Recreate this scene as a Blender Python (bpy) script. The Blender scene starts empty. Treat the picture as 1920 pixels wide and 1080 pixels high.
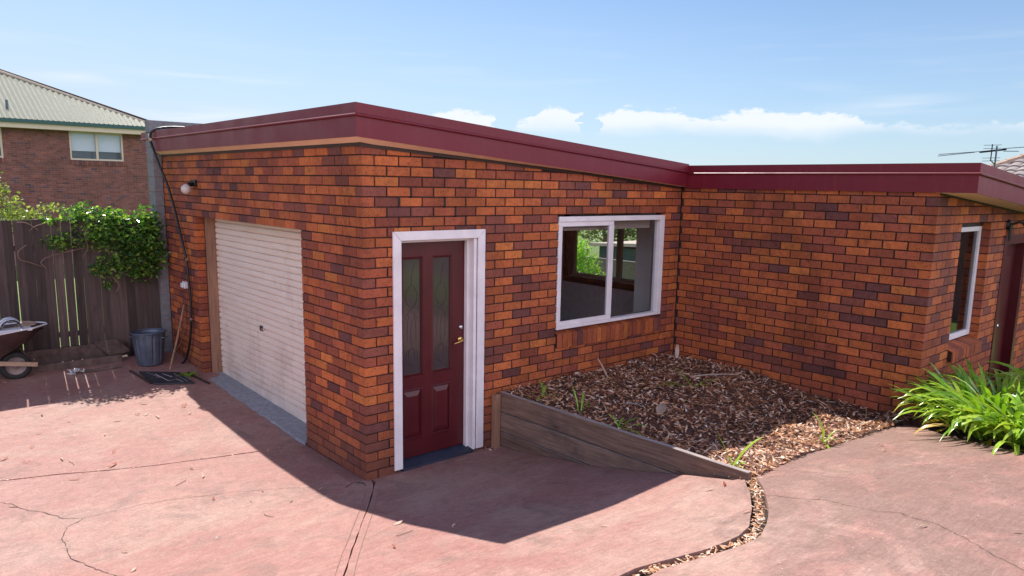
import bpy, math, random
import numpy as np
from mathutils import Vector, Matrix, geometry
random.seed(7); rng = np.random.default_rng(7)
PI = math.pi
sc = bpy.context.scene
col = sc.collection

# ------------------------------------------------------------------ camera
cam_d = bpy.data.cameras.new('camera'); cam = bpy.data.objects.new('camera', cam_d); col.objects.link(cam)
yaw, pit, rol = 0.7281, -0.16262, 0.01951
fw = Vector((math.sin(yaw)*math.cos(pit), math.cos(yaw)*math.cos(pit), math.sin(pit)))
r0 = Vector((math.cos(yaw), -math.sin(yaw), 0)); u0 = r0.cross(fw)
Rv = r0*math.cos(rol) + u0*math.sin(rol); Uv = -r0*math.sin(rol) + u0*math.cos(rol)
M = Matrix((Rv, Uv, -fw)).transposed().to_4x4(); M.translation = Vector((-3.07775, -5.46305, 2.51973))
cam.matrix_world = M
cam_d.sensor_fit = 'HORIZONTAL'; cam_d.sensor_width = 36; cam_d.lens = 1371.68/1920*36
cam_d.shift_x = (960-978.152)/1920; cam_d.shift_y = (574.346-540)/1920
cam_d.clip_start = 0.05; cam_d.clip_end = 2000
sc.camera = cam

# ------------------------------------------------------------------ light
SUN_DIR = Vector((0.10, 0.80, 1.0)).normalized()
el = math.asin(SUN_DIR.z); az = math.atan2(SUN_DIR.x, SUN_DIR.y)
w = bpy.data.worlds.new('World'); sc.world = w; w.use_nodes = True
nt = w.node_tree; N = nt.nodes; Lk = nt.links; N.clear()
def wn(t, **k):
    n = N.new(t)
    for a, b in k.items(): setattr(n, a, b)
    return n
def wm(op, a, b=None, clamp=False):
    n = wn('ShaderNodeMath', operation=op, use_clamp=clamp)
    for i, v in enumerate((a, b)):
        if v is None: continue
        if isinstance(v, (int, float)): n.inputs[i].default_value = v
        else: Lk.new(v, n.inputs[i])
    return n.outputs[0]
out = wn('ShaderNodeOutputWorld'); bg = wn('ShaderNodeBackground'); bg.inputs['Strength'].default_value = 0.075
Lk.new(bg.outputs[0], out.inputs[0])
sky = wn('ShaderNodeTexSky'); sky.sky_type = 'NISHITA'; sky.sun_disc = False
sky.sun_elevation = el; sky.sun_rotation = az; sky.air_density = 1.0; sky.dust_density = 0.3; sky.ozone_density = 4.0
tc = wn('ShaderNodeTexCoord'); sp = wn('ShaderNodeSeparateXYZ'); Lk.new(tc.outputs['Generated'], sp.inputs[0])
# azimuth (radians, clockwise from +Y) and elevation of the view direction
azn = wm('ARCTAN2', sp.outputs[0], sp.outputs[1]); eln = wm('ARCSINE', sp.outputs[2])
cv = wn('ShaderNodeCombineXYZ'); Lk.new(azn, cv.inputs[0]); Lk.new(wm('MULTIPLY', eln, 2.2), cv.inputs[1])
no1 = wn('ShaderNodeTexNoise'); no1.inputs['Scale'].default_value = 38; no1.inputs['Detail'].default_value = 9; no1.inputs['Roughness'].default_value = .62
Lk.new(cv.outputs[0], no1.inputs['Vector'])
# cumulus bank: top height follows azimuth
rt = wn('ShaderNodeValToRGB'); cr = rt.color_ramp; cr.interpolation = 'EASE'
AZ0, AZ1 = -0.2, 1.5
def azp(a): return (a-AZ0)/(AZ1-AZ0)
def mr(src, a, b, c=0., d=1., smooth=False):
    n = wn('ShaderNodeMapRange'); n.inputs[1].default_value = a; n.inputs[2].default_value = b; n.inputs[3].default_value = c; n.inputs[4].default_value = d
    if smooth: n.interpolation_type = 'SMOOTHSTEP'
    Lk.new(src, n.inputs[0]); return n.outputs[0]
no0 = wn('ShaderNodeTexNoise'); no0.inputs['Scale'].default_value = 30; no0.inputs['Detail'].default_value = 7; cv0 = wn('ShaderNodeCombineXYZ'); Lk.new(wm('ADD', azn, 3.3), cv0.inputs[0]); Lk.new(wm('MULTIPLY', eln, 2.2), cv0.inputs[1]); Lk.new(cv0.outputs[0], no0.inputs['Vector'])
Lk.new(mr(wm('ADD', azn, wm('MULTIPLY', wm('SUBTRACT', no0.outputs[0], .5), .06)), AZ0, AZ1), rt.inputs[0])
pts = [(.55, 0), (.585, .04), (.598, .089), (.633, .1015), (.682, .0935), (.70, .07), (.728, .089), (.752, .1077), (.775, .101), (.797, .0995), (.808, .05), (.822, .06), (.829, .096), (.858, .109), (.885, .104), (.913, .1025), (.954, .090), (.98, .096), (1.013, .1025), (1.077, .099), (1.139, .094), (1.17, .084), (1.226, .078), (1.30, .082), (1.4, .07)]
e = cr.elements
for i, (a, v) in enumerate(pts):
    v *= 5
    if i < 2: x = e[i]; x.position = azp(a)
    else: x = e.new(azp(a))
    x.color = (v, v, v, 1)
top = wm('MULTIPLY', rt.outputs[0], .2)
nz = wm('SUBTRACT', no1.outputs[0], .5)
elp = wm('ADD', eln, wm('MULTIPLY', nz, .034))
upper = mr(wm('SUBTRACT', top, elp), -.001, .006, smooth=True)
no2 = wn('ShaderNodeTexNoise'); no2.inputs['Scale'].default_value = 7; no2.inputs['Detail'].default_value = 5; Lk.new(cv.outputs[0], no2.inputs['Vector'])
base_h = wm('MULTIPLY_ADD' if False else 'MULTIPLY', no2.outputs[0], .05)
lower = mr(wm('SUBTRACT', eln, wm('ADD', base_h, .044)), -.006, .022, smooth=True)
def wisp(a0, sa, e0, se, tilt=0.):
    x = wm('MULTIPLY', wm('SUBTRACT', azn, a0), 1/sa); y = wm('MULTIPLY', wm('SUBTRACT', wm('SUBTRACT', eln, e0), wm('MULTIPLY', wm('SUBTRACT', azn, a0), tilt)), 1/se)
    return wm('EXPONENT', wm('MULTIPLY', wm('ADD', wm('MULTIPLY', x, x), wm('MULTIPLY', y, y)), -1.))
cum = wm('MULTIPLY', upper, lower)
# thin high streaks
mp = wn('ShaderNodeCombineXYZ'); Lk.new(wm('MULTIPLY', azn, 2.2), mp.inputs[0]); Lk.new(wm('MULTIPLY', eln, 24), mp.inputs[1])
no3 = wn('ShaderNodeTexNoise'); no3.inputs['Scale'].default_value = 2.3; no3.inputs['Detail'].default_value = 7; no3.inputs['Distortion'].default_value = .6; Lk.new(mp.outputs[0], no3.inputs['Vector'])
st = wm('MULTIPLY', mr(no3.outputs[0], .48, .72, smooth=True), wm('MULTIPLY', mr(eln, .09, .13, smooth=True), mr(eln, .23, .155, smooth=True)))
wsp = wm('ADD', wm('ADD', wisp(1.20, .07, .103, .008, .02), wisp(.33, .07, .122, .005)), wm('ADD', wisp(.20, .05, .112, .006), wisp(.33, .10, .076, .012)))
wsp = wm('MULTIPLY', wsp, mr(no3.outputs[0], .35, .65))
mask = wm('MAXIMUM', wm('MULTIPLY', cum, .9), wm('ADD', wm('MULTIPLY', wsp, .6), wm('MULTIPLY', st, .10)), clamp=True)
mixc = wn('ShaderNodeMix', data_type='RGBA'); Lk.new(mask, mixc.inputs[0]); Lk.new(sky.outputs[0], mixc.inputs[6]); mixc.inputs[7].default_value = (7.6, 7.9, 8.4, 1)
# thin summer haze whitens the low sky
hz = mr(eln, 0.0, .34, .54, 0.0)
mixh = wn('ShaderNodeMix', data_type='RGBA'); hz2 = wm('MULTIPLY', hz, mr(azn, 1.1, .15, .95, 2.1), clamp=True); Lk.new(hz2, mixh.inputs[0]); gm = wn('ShaderNodeMix', data_type='RGBA', blend_type='MULTIPLY'); gm.inputs[0].default_value = 1; gm.inputs[7].default_value = (.83, .96, 1.08, 1); Lk.new(sky.outputs[0], gm.inputs[6]); Lk.new(gm.outputs[2], mixh.inputs[6]); mixh.inputs[7].default_value = (5.4, 6.35, 7.5, 1)
Lk.new(mixh.outputs[2], mixc.inputs[6])
# broad bright cloud field opposite the sun, unseen, added to light the shaded walls
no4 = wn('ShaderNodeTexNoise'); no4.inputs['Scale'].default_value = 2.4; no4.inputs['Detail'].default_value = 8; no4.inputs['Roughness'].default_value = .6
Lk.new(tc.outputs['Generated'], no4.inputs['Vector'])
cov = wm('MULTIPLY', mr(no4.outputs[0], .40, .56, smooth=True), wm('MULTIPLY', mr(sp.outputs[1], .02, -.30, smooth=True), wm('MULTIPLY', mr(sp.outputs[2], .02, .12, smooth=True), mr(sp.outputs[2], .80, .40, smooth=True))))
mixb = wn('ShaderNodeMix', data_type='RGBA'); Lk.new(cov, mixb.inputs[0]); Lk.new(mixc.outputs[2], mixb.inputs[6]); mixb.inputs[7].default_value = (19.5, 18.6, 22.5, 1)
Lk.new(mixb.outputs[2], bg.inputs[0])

sl = bpy.data.lights.new('sun', 'SUN'); sl.energy = 4.7; sl.angle = math.radians(.5); sl.color = (1, .95, .88)
so = bpy.data.objects.new('sun', sl); col.objects.link(so)
so.rotation_euler = (-SUN_DIR).to_track_quat('-Z', 'Y').to_euler(); so.location = (0, 10, 20)
sc.view_settings.view_transform = 'Standard'; sc.view_settings.look = 'None'
sc.view_settings.exposure = 0.75; sc.view_settings.gamma = 1
sc.render.engine = 'CYCLES'
sc.cycles.max_bounces = 8; sc.cycles.transparent_max_bounces = 16

# ------------------------------------------------------------------ materials
def newmat(name):
    m = bpy.data.materials.new(name); m.use_nodes = True
    n = m.node_tree.nodes; n.clear()
    o = n.new('ShaderNodeOutputMaterial'); b = n.new('ShaderNodeBsdfPrincipled')
    m.node_tree.links.new(b.outputs[0], o.inputs[0])
    return m, m.node_tree, b, o
class G:
    """small node-graph helper"""
    def __init__(s, nt): s.nt = nt
    def n(s, t, **k):
        x = s.nt.nodes.new(t)
        for a, b in k.items(): setattr(x, a, b)
        return x
    def l(s, a, b): s.nt.links.new(a, b)
    def math(s, op, a, b=None, clamp=False):
        n = s.n('ShaderNodeMath', operation=op, use_clamp=clamp)
        for i, v in enumerate((a, b)):
            if v is None: continue
            if isinstance(v, (int, float)): n.inputs[i].default_value = v
            else: s.l(v, n.inputs[i])
        return n.outputs[0]
    def coord(s, scale=(1, 1, 1), which='Object'):
        t = s.n('ShaderNodeTexCoord'); m = s.n('ShaderNodeMapping'); m.inputs['Scale'].default_value = scale
        s.l(t.outputs[which], m.inputs[0]); return m.outputs[0]
    def noise(s, vec, scale, detail=4, rough=.55, dist=0):
        n = s.n('ShaderNodeTexNoise'); n.inputs['Scale'].default_value = scale; n.inputs['Detail'].default_value = detail
        n.inputs['Roughness'].default_value = rough; n.inputs['Distortion'].default_value = dist
        s.l(vec, n.inputs['Vector']); return n.outputs[0]
    def voro(s, vec, scale):
        n = s.n('ShaderNodeTexVoronoi'); n.inputs['Scale'].default_value = scale; s.l(vec, n.inputs['Vector']); return n.outputs
    def ramp(s, f, stops, interp='LINEAR'):
        r = s.n('ShaderNodeValToRGB'); r.color_ramp.interpolation = interp; e = r.color_ramp.elements
        for i, (p, c) in enumerate(stops):
            if isinstance(c, (int, float)): c = (c, c, c)
            x = e[i] if i < 2 else e.new(p)
            x.position = p; x.color = (*c, 1)
        s.l(f, r.inputs[0]); return r.outputs[0]
    def mix(s, f, a, b, mode='MIX'):
        n = s.n('ShaderNodeMix', data_type='RGBA', blend_type=mode)
        for i, v in ((0, f), (6, a), (7, b)):
            if isinstance(v, (int, float)): n.inputs[i].default_value = v
            elif isinstance(v, tuple): n.inputs[i].default_value = (*v, 1)
            else: s.l(v, n.inputs[i])
        return n.outputs[2]
    def attr(s, name):
        a = s.n('ShaderNodeAttribute'); a.attribute_name = name; return a.outputs['Fac']
    def bump(s, h, strength, dist, b):
        n = s.n('ShaderNodeBump'); n.inputs['Strength'].default_value = strength; n.inputs['Distance'].default_value = dist
        s.l(h, n.inputs['Height']); s.l(n.outputs[0], b.inputs['Normal'])

MAT = {}
def simple(name, c, rough=.6, metal=0, var=.12, scale=8, bump=0, spec=.5, coat=0, stretch=(1, 1, 1)):
    m, t, b, o = newmat(name); g = G(t)
    v = g.coord(stretch)
    f = g.noise(v, scale, 6, .6)
    lo = tuple(x*(1-var) for x in c); hi = tuple(min(1, x*(1+var)) for x in c)
    cc = g.ramp(f, [(.3, lo), (.7, hi)])
    g.l(cc, b.inputs['Base Color'])
    b.inputs['Metallic'].default_value = metal; b.inputs['Specular IOR Level'].default_value = spec
    rr = g.math('MULTIPLY_ADD', f, .2) if False else g.math('ADD', g.math('MULTIPLY', f, .16), rough-.08)
    g.l(rr, b.inputs['Roughness'])
    b.inputs['Coat Weight'].default_value = coat
    if bump: g.bump(g.noise(v, scale*6, 5, .6), .5, bump, b)
    MAT[name] = m; return m

def brick_mat(name, cols, spots=.8):
    m, t, b, o = newmat(name); g = G(t)
    r = g.attr('rnd')
    base = g.ramp(r, cols, 'CONSTANT')
    co = g.coord()
    r2 = g.math('FRACT', g.math('MULTIPLY', r, 37.7))
    bright = g.ramp(r2, [(0, .80), (1, 1.22)])
    c1 = g.mix(1., base, bright, 'MULTIPLY')
    n1 = g.noise(co, 22, 8, .7)
    c2 = g.mix(1., c1, g.ramp(n1, [(.25, .62), (.5, 1.), (.8, 1.28)]), 'MULTIPLY')
    # burnt edges / firing blotches
    n2 = g.noise(co, 5.5, 3, .5, .8)
    c3 = g.mix(g.ramp(n2, [(.50, 0.), (.72, .4)]), c2, (.20, .06, .042))
    # ironspots
    vo = g.voro(co, 62)
    sel = g.math('GREATER_THAN', g.noise(co, 31, 2), .50)
    sp_ = g.math('MULTIPLY', g.math('LESS_THAN', vo[0], .25), sel)
    c4 = g.mix(g.math('MULTIPLY', sp_, spots), c3, (.018, .009, .008))
    # pale lime scratches
    sc_ = g.noise(g.coord((60, 60, 9)), 1., 2, .5)
    c5 = g.mix(g.ramp(sc_, [(.76, 0.), (.80, .55)]), c4, (.5, .33, .22))
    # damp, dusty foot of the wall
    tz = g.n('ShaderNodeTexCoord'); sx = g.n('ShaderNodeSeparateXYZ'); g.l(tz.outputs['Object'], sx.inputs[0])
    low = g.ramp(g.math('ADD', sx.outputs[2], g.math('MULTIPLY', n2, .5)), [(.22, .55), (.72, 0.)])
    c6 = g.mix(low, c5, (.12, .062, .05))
    wea = g.noise(g.coord((1.6, 1.6, .55)), 1.3, 7, .65, .6)
    c6 = g.mix(1., c6, g.ramp(wea, [(.30, .66), (.5, .98), (.72, 1.12)]), 'MULTIPLY')
    blo = g.noise(g.coord((1, 1, 1)), 3.1, 6, .7)
    c6 = g.mix(g.ramp(blo, [(.60, 0.), (.76, .22)]), c6, (.36, .22, .17))
    g.l(c6, b.inputs['Base Color']); b.inputs['Roughness'].default_value = .78
    b.inputs['Specular IOR Level'].default_value = .35
    h = g.math('SUBTRACT', g.noise(co, 120, 5, .7), g.math('MULTIPLY', sp_, .8))
    g.bump(h, .55, .004, b)
    MAT[name] = m; return m
OR = (.46, .124, .038); OR2 = (.42, .110, .036); RB = (.35, .088, .039); RB2 = (.29, .074, .040); PU = (.15, .052, .046); PU2 = (.22, .066, .044); YO = (.52, .160, .042)
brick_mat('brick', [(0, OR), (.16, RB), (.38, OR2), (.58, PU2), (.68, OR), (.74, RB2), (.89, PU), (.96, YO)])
NB = (.19, .078, .064)
brick_mat('brick_neighbour', [(0, NB), (.35, (.215, .088, .072)), (.6, (.165, .068, .057)), (.83, (.10, .062, .07)), (.91, (.23, .085, .065))], .3)
m_, t_, b_, o_ = newmat('mortar'); g = G(t_); co = g.coord()
g.l(g.ramp(g.noise(co, 40, 5), [(.3, (.016, .007, .007)), (.7, (.045, .020, .018))]), b_.inputs['Base Color']); b_.inputs['Roughness'].default_value = .9
g.bump(g.noise(co, 160, 4), .6, .004, b_); MAT['mortar'] = m_
m_, t_, b_, o_ = newmat('mortar_pale'); b_.inputs['Base Color'].default_value = (.24, .155, .13, 1); b_.inputs['Roughness'].default_value = .9; MAT['mortar_pale'] = m_

# painted, weathered red concrete
m_, t_, b_, o_ = newmat('red_concrete'); g = G(t_); co = g.coord()
big = g.noise(co, .9, 6, .6, .4); mid = g.noise(co, 4.5, 7, .65, .5)
fine = g.noise(co, 60, 6, .7); grit = g.noise(co, 260, 3, .7)
c = g.ramp(big, [(.30, (.325, .145, .122)), (.46, (.355, .168, .140)), (.60, (.37, .190, .158)), (.74, (.35, .185, .158))])
wear = g.ramp(mid, [(.46, 0.), (.60, .28), (.75, .6)])
c = g.mix(wear, c, (.44, .285, .235))
sandy = g.noise(g.coord((.7, 1.3, 1)), .8, 7, .7, .5)
c = g.mix(g.ramp(sandy, [(.48, 0.), (.66, .55)]), c, (.43, .31, .245))
# grey-brown grime patches
gr = g.noise(g.coord((1, 1, 1)), 1.7, 8, .68, 1.2)
sx = g.n('ShaderNodeSeparateXYZ'); tcn = g.n('ShaderNodeTexCoord'); g.l(tcn.outputs['Object'], sx.inputs[0])
side = g.ramp(g.math('ADD', g.math('MULTIPLY', g.math('SUBTRACT', sx.outputs[0], sx.outputs[1]), .125), 0.), [(.42, .0), (.62, .20)])
c = g.mix(g.ramp(g.math('ADD', gr, side), [(.52, 0.), (.70, .75)]), c, (.22, .135, .11))
# white efflorescence and brush scuffs
ef = g.noise(g.coord((1.6, 5.5, 1)), 1.5, 8, .7, .9)
c = g.mix(g.ramp(ef, [(.62, 0.), (.74, .45)]), c, (.52, .38, .32))
med = g.noise(co, 15, 9, .72, .2); c = g.mix(1., c, g.ramp(med, [(.28, .80), (.5, .99), (.72, 1.15)]), 'MULTIPLY')
pit = g.noise(co, 34, 4, .8); c = g.mix(g.ramp(pit, [(.64, 0.), (.70, .45)]), c, (.56, .46, .40))
c = g.mix(1., c, g.ramp(fine, [(.3, .84), (.7, 1.14)]), 'MULTIPLY')
c = g.mix(1., c, g.ramp(grit, [(.32, .70), (.6, 1.10)]), 'MULTIPLY')
scr = g.noise(g.coord((3, 26, 1)), 2.2, 6, .7, .3); c = g.mix(1., c, g.ramp(scr, [(.36, .86), (.60, 1.06)]), 'MULTIPLY')
vs = g.voro(co, 13); c = g.mix(g.math('MULTIPLY', g.math('LESS_THAN', vs[0], .05), .8), c, (.62, .55, .5))
vs = g.voro(g.coord((1, 1, 1)), 23); c = g.mix(g.math('MULTIPLY', g.math('LESS_THAN', vs[0], .045), .8), c, (.07, .045, .04))
g.l(c, b_.inputs['Base Color'])
g.l(g.ramp(mid, [(.3, .62), (.7, .82)]), b_.inputs['Roughness']); b_.inputs['Specular IOR Level'].default_value = .35
g.bump(g.math('ADD', g.math('MULTIPLY', mid, 1.2), g.math('MULTIPLY', grit, .35)), .5, .012, b_)
MAT['red_concrete'] = m_

def steel_mat(name, c, rough):
    m, t, b, o = newmat(name); g = G(t); co = g.coord()
    f = g.noise(co, 3, 5, .6); s = g.noise(g.coord((9, 9, 1.2)), 2, 6, .6)
    c1 = g.mix(g.ramp(s, [(.55, 0.), (.8, .22)]), c, tuple(min(1, x*2.2+.03) for x in c))
    g.l(c1, b.inputs['Base Color']); g.l(g.ramp(f, [(.3, rough-.06), (.7, rough+.1)]), b.inputs['Roughness'])
    b.inputs['Specular IOR Level'].default_value = .42; g.bump(g.noise(g.coord((1.5, 1.5, 1.5)), 2, 2), .25, .01, b)
    MAT[name] = m
steel_mat('maroon_steel', (.165, .010, .022), .42)
simple('soffit', (.88, .60, .43), .7, var=.08, bump=.001)
simple('dark_timber', (.045, .026, .02), .7)
simple('white_paint', (.80, .75, .76), .42, var=.09, scale=5, bump=.0008)
simple('maroon_paint', (.082, .0068, .0105), .36, var=.15, scale=5, spec=.5)
simple('grey_concrete', (.30, .30, .32), .85, var=.25, scale=18, bump=.003)
simple('block', (.20, .195, .205), .9, var=.2, scale=20, bump=.004)
simple('block_inside', (.85, .85, .88), .8, var=.12, scale=12, bump=.002)
simple('plaster', (.82, .80, .78), .8, var=.04)
simple('carpet', (.60, .59, .58), .95)
simple('spare_enamel', (.84, .715, .64), .42, var=.05, scale=3, stretch=(1, 1, 4))
simple('post_timber', (.30, .16, .10), .75, var=.35, scale=4, bump=.002, stretch=(8, 8, .6))
simple('spare_timber', (.235, .14, .10), .8, var=.5, scale=3.2, bump=.004, stretch=(6, .7, 9))
simple('sleeper_top', (.30, .25, .23), .85, var=.25, scale=6, bump=.003, stretch=(5, .8, 5))
simple('old_timber', (.13, .085, .07), .85, var=.4, scale=4, bump=.003, stretch=(3, 3, 3))
simple('black_plastic', (.012, .012, .014), .35)
simple('white_plastic', (.72, .72, .74), .4, var=.03)
simple('brass', (.75, .48, .16), .25, metal=1, var=.05)
simple('chrome', (.7, .7, .72), .2, metal=1, var=.04)
simple('galvanised', (.11, .135, .18), .45, metal=.45, var=.3, scale=6)
simple('rubber', (.02, .02, .02), .7)
simple('barrow_steel', (.075, .042, .038), .6, metal=.2, var=.4, scale=6)
simple('barrow_rim', (.30, .24, .22), .6, var=.2)
simple('pine_handle', (.45, .30, .20), .7, var=.2, stretch=(3, 3, 10))
simple('blue_tarp', (.025, .06, .16), .5, var=.3)
simple('soil', (.05, .030, .022), .95, var=.5, scale=14, bump=.02)
simple('mulch_base', (.085, .042, .030), .95, var=.6, scale=30, bump=.02)
simple('crack', (.035, .020, .017), .95, var=.4, scale=30)
simple('grass', (.13, .19, .035), .9, var=.4, scale=12, bump=.02)
simple('corrugated_cream', (.165, .172, .115), .5, var=.04)
simple('groove', (.25, .145, .12), .9)
simple('cream_trim', (.58, .48, .36), .55, var=.04)
simple('green_gutter', (.012, .075, .07), .4, var=.05)
simple('blind_pale', (.55, .60, .68), .7, var=.02)
simple('rolled_blind', (.42, .36, .31), .8, var=.05, stretch=(1, 1, 6))
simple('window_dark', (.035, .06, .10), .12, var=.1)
simple('curtain', (.20, .18, .16), .9, var=.15, stretch=(10, 10, .3))
simple('stem', (.20, .12, .09), .8, var=.3)
simple('shed_green', (.03, .085, .08), .5, stretch=(6, 6, .5))
simple('ridge_tile', (.42, .29, .21), .8, var=.2)
simple('roof_tile', (.27, .225, .21), .7, var=.35, scale=5)
simple('slate_blue', (.028, .034, .06), .6, var=.3)
simple('paper', (.6, .6, .62), .8)
simple('barrel_grate', (.035, .032, .036), .6, var=.4, scale=14)
simple('globe', (.62, .55, .50), .12, var=.05)
simple('tile_pot', (.3, .12, .08), .7)

# paling fence
m_, t_, b_, o_ = newmat('paling'); g = G(t_); co = g.coord((9, 9, .55)); r = g.attr('rnd')
f = g.noise(co, 3, 7, .65, .4); knots = g.noise(g.coord((7, 7, 2.2)), 1.1, 4, .5)
c = g.ramp(f, [(.25, (.045, .030, .027)), (.6, (.095, .066, .058)), (.8, (.15, .115, .105))])
c = g.mix(1., c, g.ramp(r, [(0, .62), (1, 1.55)]), 'MULTIPLY'); c = g.mix(g.ramp(knots, [(.62, 0.), (.74, .6)]), c, (.04, .025, .022))
g.l(c, b_.inputs['Base Color']); b_.inputs['Roughness'].default_value = .88; g.bump(f, .6, .006, b_); MAT['paling'] = m_

# retaining-wall boards: each board its own tone, with splits, knots and soil stains
m_, t_, b_, o_ = newmat('sleeper_timber'); g = G(t_); r = g.attr('rnd')
f = g.noise(g.coord((4, 1.1, 16)), 2.2, 8, .68, .5)
c = g.ramp(f, [(.28, (.095, .058, .044)), (.55, (.22, .140, .105)), (.78, (.31, .215, .17))])
c = g.mix(1., c, g.ramp(r, [(0, (.70, .66, .66)), (.5, (.98, .92, .88)), (1, (1.2, 1.2, 1.22))]), 'MULTIPLY')
spl = g.noise(g.coord((3, .9, 42)), 1.6, 3, .5, .2); c = g.mix(g.ramp(spl, [(.655, 0.), (.69, .85)]), c, (.022, .014, .012))
kn = g.voro(g.coord((1, 1.2, 4.2)), 1.9); c = g.mix(g.ramp(kn[0], [(.06, .85), (.15, 0.)]), c, (.06, .03, .02))
stn = g.noise(g.coord(), 2.6, 6, .7); c = g.mix(g.ramp(stn, [(.50, 0.), (.68, .6)]), c, (.085, .058, .052))
g.l(c, b_.inputs['Base Color']); b_.inputs['Roughness'].default_value = .86; g.bump(g.math('ADD', f, g.math('MULTIPLY', spl, -.6)), .7, .006, b_); MAT['sleeper_timber'] = m_
# roller door: baked enamel with dust in the ribs and scuffs
m_, t_, b_, o_ = newmat('roller_steel'); g = G(t_); co = g.coord()
f = g.noise(g.coord((1, .6, 5)), 3, 6, .6); c = g.ramp(f, [(.3, (.80, .67, .56)), (.7, (.87, .755, .655))])
d_ = g.noise(g.coord((1, 1.2, .8)), 1.8, 8, .72); sx = g.n('ShaderNodeSeparateXYZ'); tcn = g.n('ShaderNodeTexCoord'); g.l(tcn.outputs['Object'], sx.inputs[0])
c = g.mix(g.ramp(g.math('SUBTRACT', d_, g.math('MULTIPLY', sx.outputs[2], .10)), [(.42, 0.), (.62, .45)]), c, (.42, .31, .24))
sc_ = g.noise(g.coord((1, 2.4, 30)), 2.4, 4, .6); c = g.mix(g.ramp(sc_, [(.70, 0.), (.74, .4)]), c, (.35, .28, .25))
g.l(c, b_.inputs['Base Color']); b_.inputs['Roughness'].default_value = .42; g.bump(g.noise(co, 2.2, 3, .5), .3, .02, b_); MAT['roller_steel'] = m_
# foliage: rnd picks the leaf colour
def leaf_mat(name, stops, rough=.45, trans=.35):
    m, t, b, o = newmat(name); g = G(t); r = g.attr('rnd')
    c = g.ramp(r, stops); co = g.coord()
    c = g.mix(1., c, g.ramp(g.noise(co, 30, 3), [(.3, .8), (.7, 1.2)]), 'MULTIPLY')
    g.l(c, b.inputs['Base Color']); b.inputs['Roughness'].default_value = rough
    tr = g.n('ShaderNodeBsdfTranslucent'); g.l(g.mix(1., c, (1.5, 1.7, .7), 'MULTIPLY'), tr.inputs[0])
    ms = g.n('ShaderNodeMixShader'); ms.inputs[0].default_value = trans
    g.l(b.outputs[0], ms.inputs[1]); g.l(tr.outputs[0], ms.inputs[2]); g.l(ms.outputs[0], o.inputs[0])
    MAT[name] = m
leaf_mat('vine_leaf', [(0, (.025, .08, .022)), (.45, (.07, .17, .035)), (.8, (.18, .32, .05)), (1, (.36, .44, .10))], .16, .45)
leaf_mat('bush_leaf', [(0, (.10, .14, .03)), (.5, (.20, .25, .055)), (.8, (.32, .36, .10)), (1, (.42, .42, .18))], .4, .4)
leaf_mat('bright_leaf', [(0, (.12, .28, .03)), (.5, (.26, .46, .05)), (1, (.45, .60, .12))], .4, .5)
leaf_mat('tree_leaf', [(0, (.03, .06, .02)), (.6, (.12, .17, .05)), (1, (.30, .33, .12))], .4, .35)
leaf_mat('strap_leaf', [(0, (.12, .25, .02)), (.5, (.24, .40, .03)), (.82, (.40, .52, .07)), (.9, (.40, .38, .04)), (.95, (.62, .38, .05)), (1, (.60, .42, .18))], .24, .22)
leaf_mat('mulch_chip', [(0, (.13, .045, .028)), (.18, (.28, .11, .055)), (.38, (.50, .23, .11)), (.60, (.66, .36, .20)), (.82, (.74, .52, .38)), (1, (.86, .74, .64))], .7, .1)
leaf_mat('dry_leaf_red', [(0, (.30, .05, .02)), (1, (.42, .09, .04))], .6, .15)
leaf_mat('dry_leaf_pale', [(0, (.42, .30, .22)), (1, (.56, .43, .34))], .6, .15)
leaf_mat('dry_leaf_green', [(0, (.10, .14, .03)), (1, (.2, .22, .06))], .6, .2)

def glass_mat(name, tint, refl, rough=0.0):
    m, t, b, o = newmat(name); g = G(t)
    tr = g.n('ShaderNodeBsdfTransparent'); tr.inputs[0].default_value = (*tint, 1)
    gl = g.n('ShaderNodeBsdfGlossy'); gl.inputs['Roughness'].default_value = rough
    lw = g.n('ShaderNodeLayerWeight'); lw.inputs[0].default_value = .5
    fr0 = g.math('POWER', lw.outputs['Facing'], 5.0); fr1 = g.math('MULTIPLY', fr0, .9); fr2 = g.math('ADD', fr1, (refl-1)**2/(refl+1)**2*1.2)
    ms = g.n('ShaderNodeMixShader'); g.l(fr2, ms.inputs[0]); g.l(tr.outputs[0], ms.inputs[1]); g.l(gl.outputs[0], ms.inputs[2])
    g.l(ms.outputs[0], o.inputs[0]); MAT[name] = m
glass_mat('clear_glass', (.96, .97, .98), 1.5)
glass_mat('tinted_glass', (.45, .5, .55), 1.7)
m_, t_, b_, o_ = newmat('door_glass'); b_.inputs['Base Color'].default_value = (.060, .046, .048, 1); b_.inputs['Roughness'].default_value = .12; b_.inputs['IOR'].default_value = 1.8; MAT['door_glass'] = m_
simple('etching', (.05, .025, .03), .6)

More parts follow.
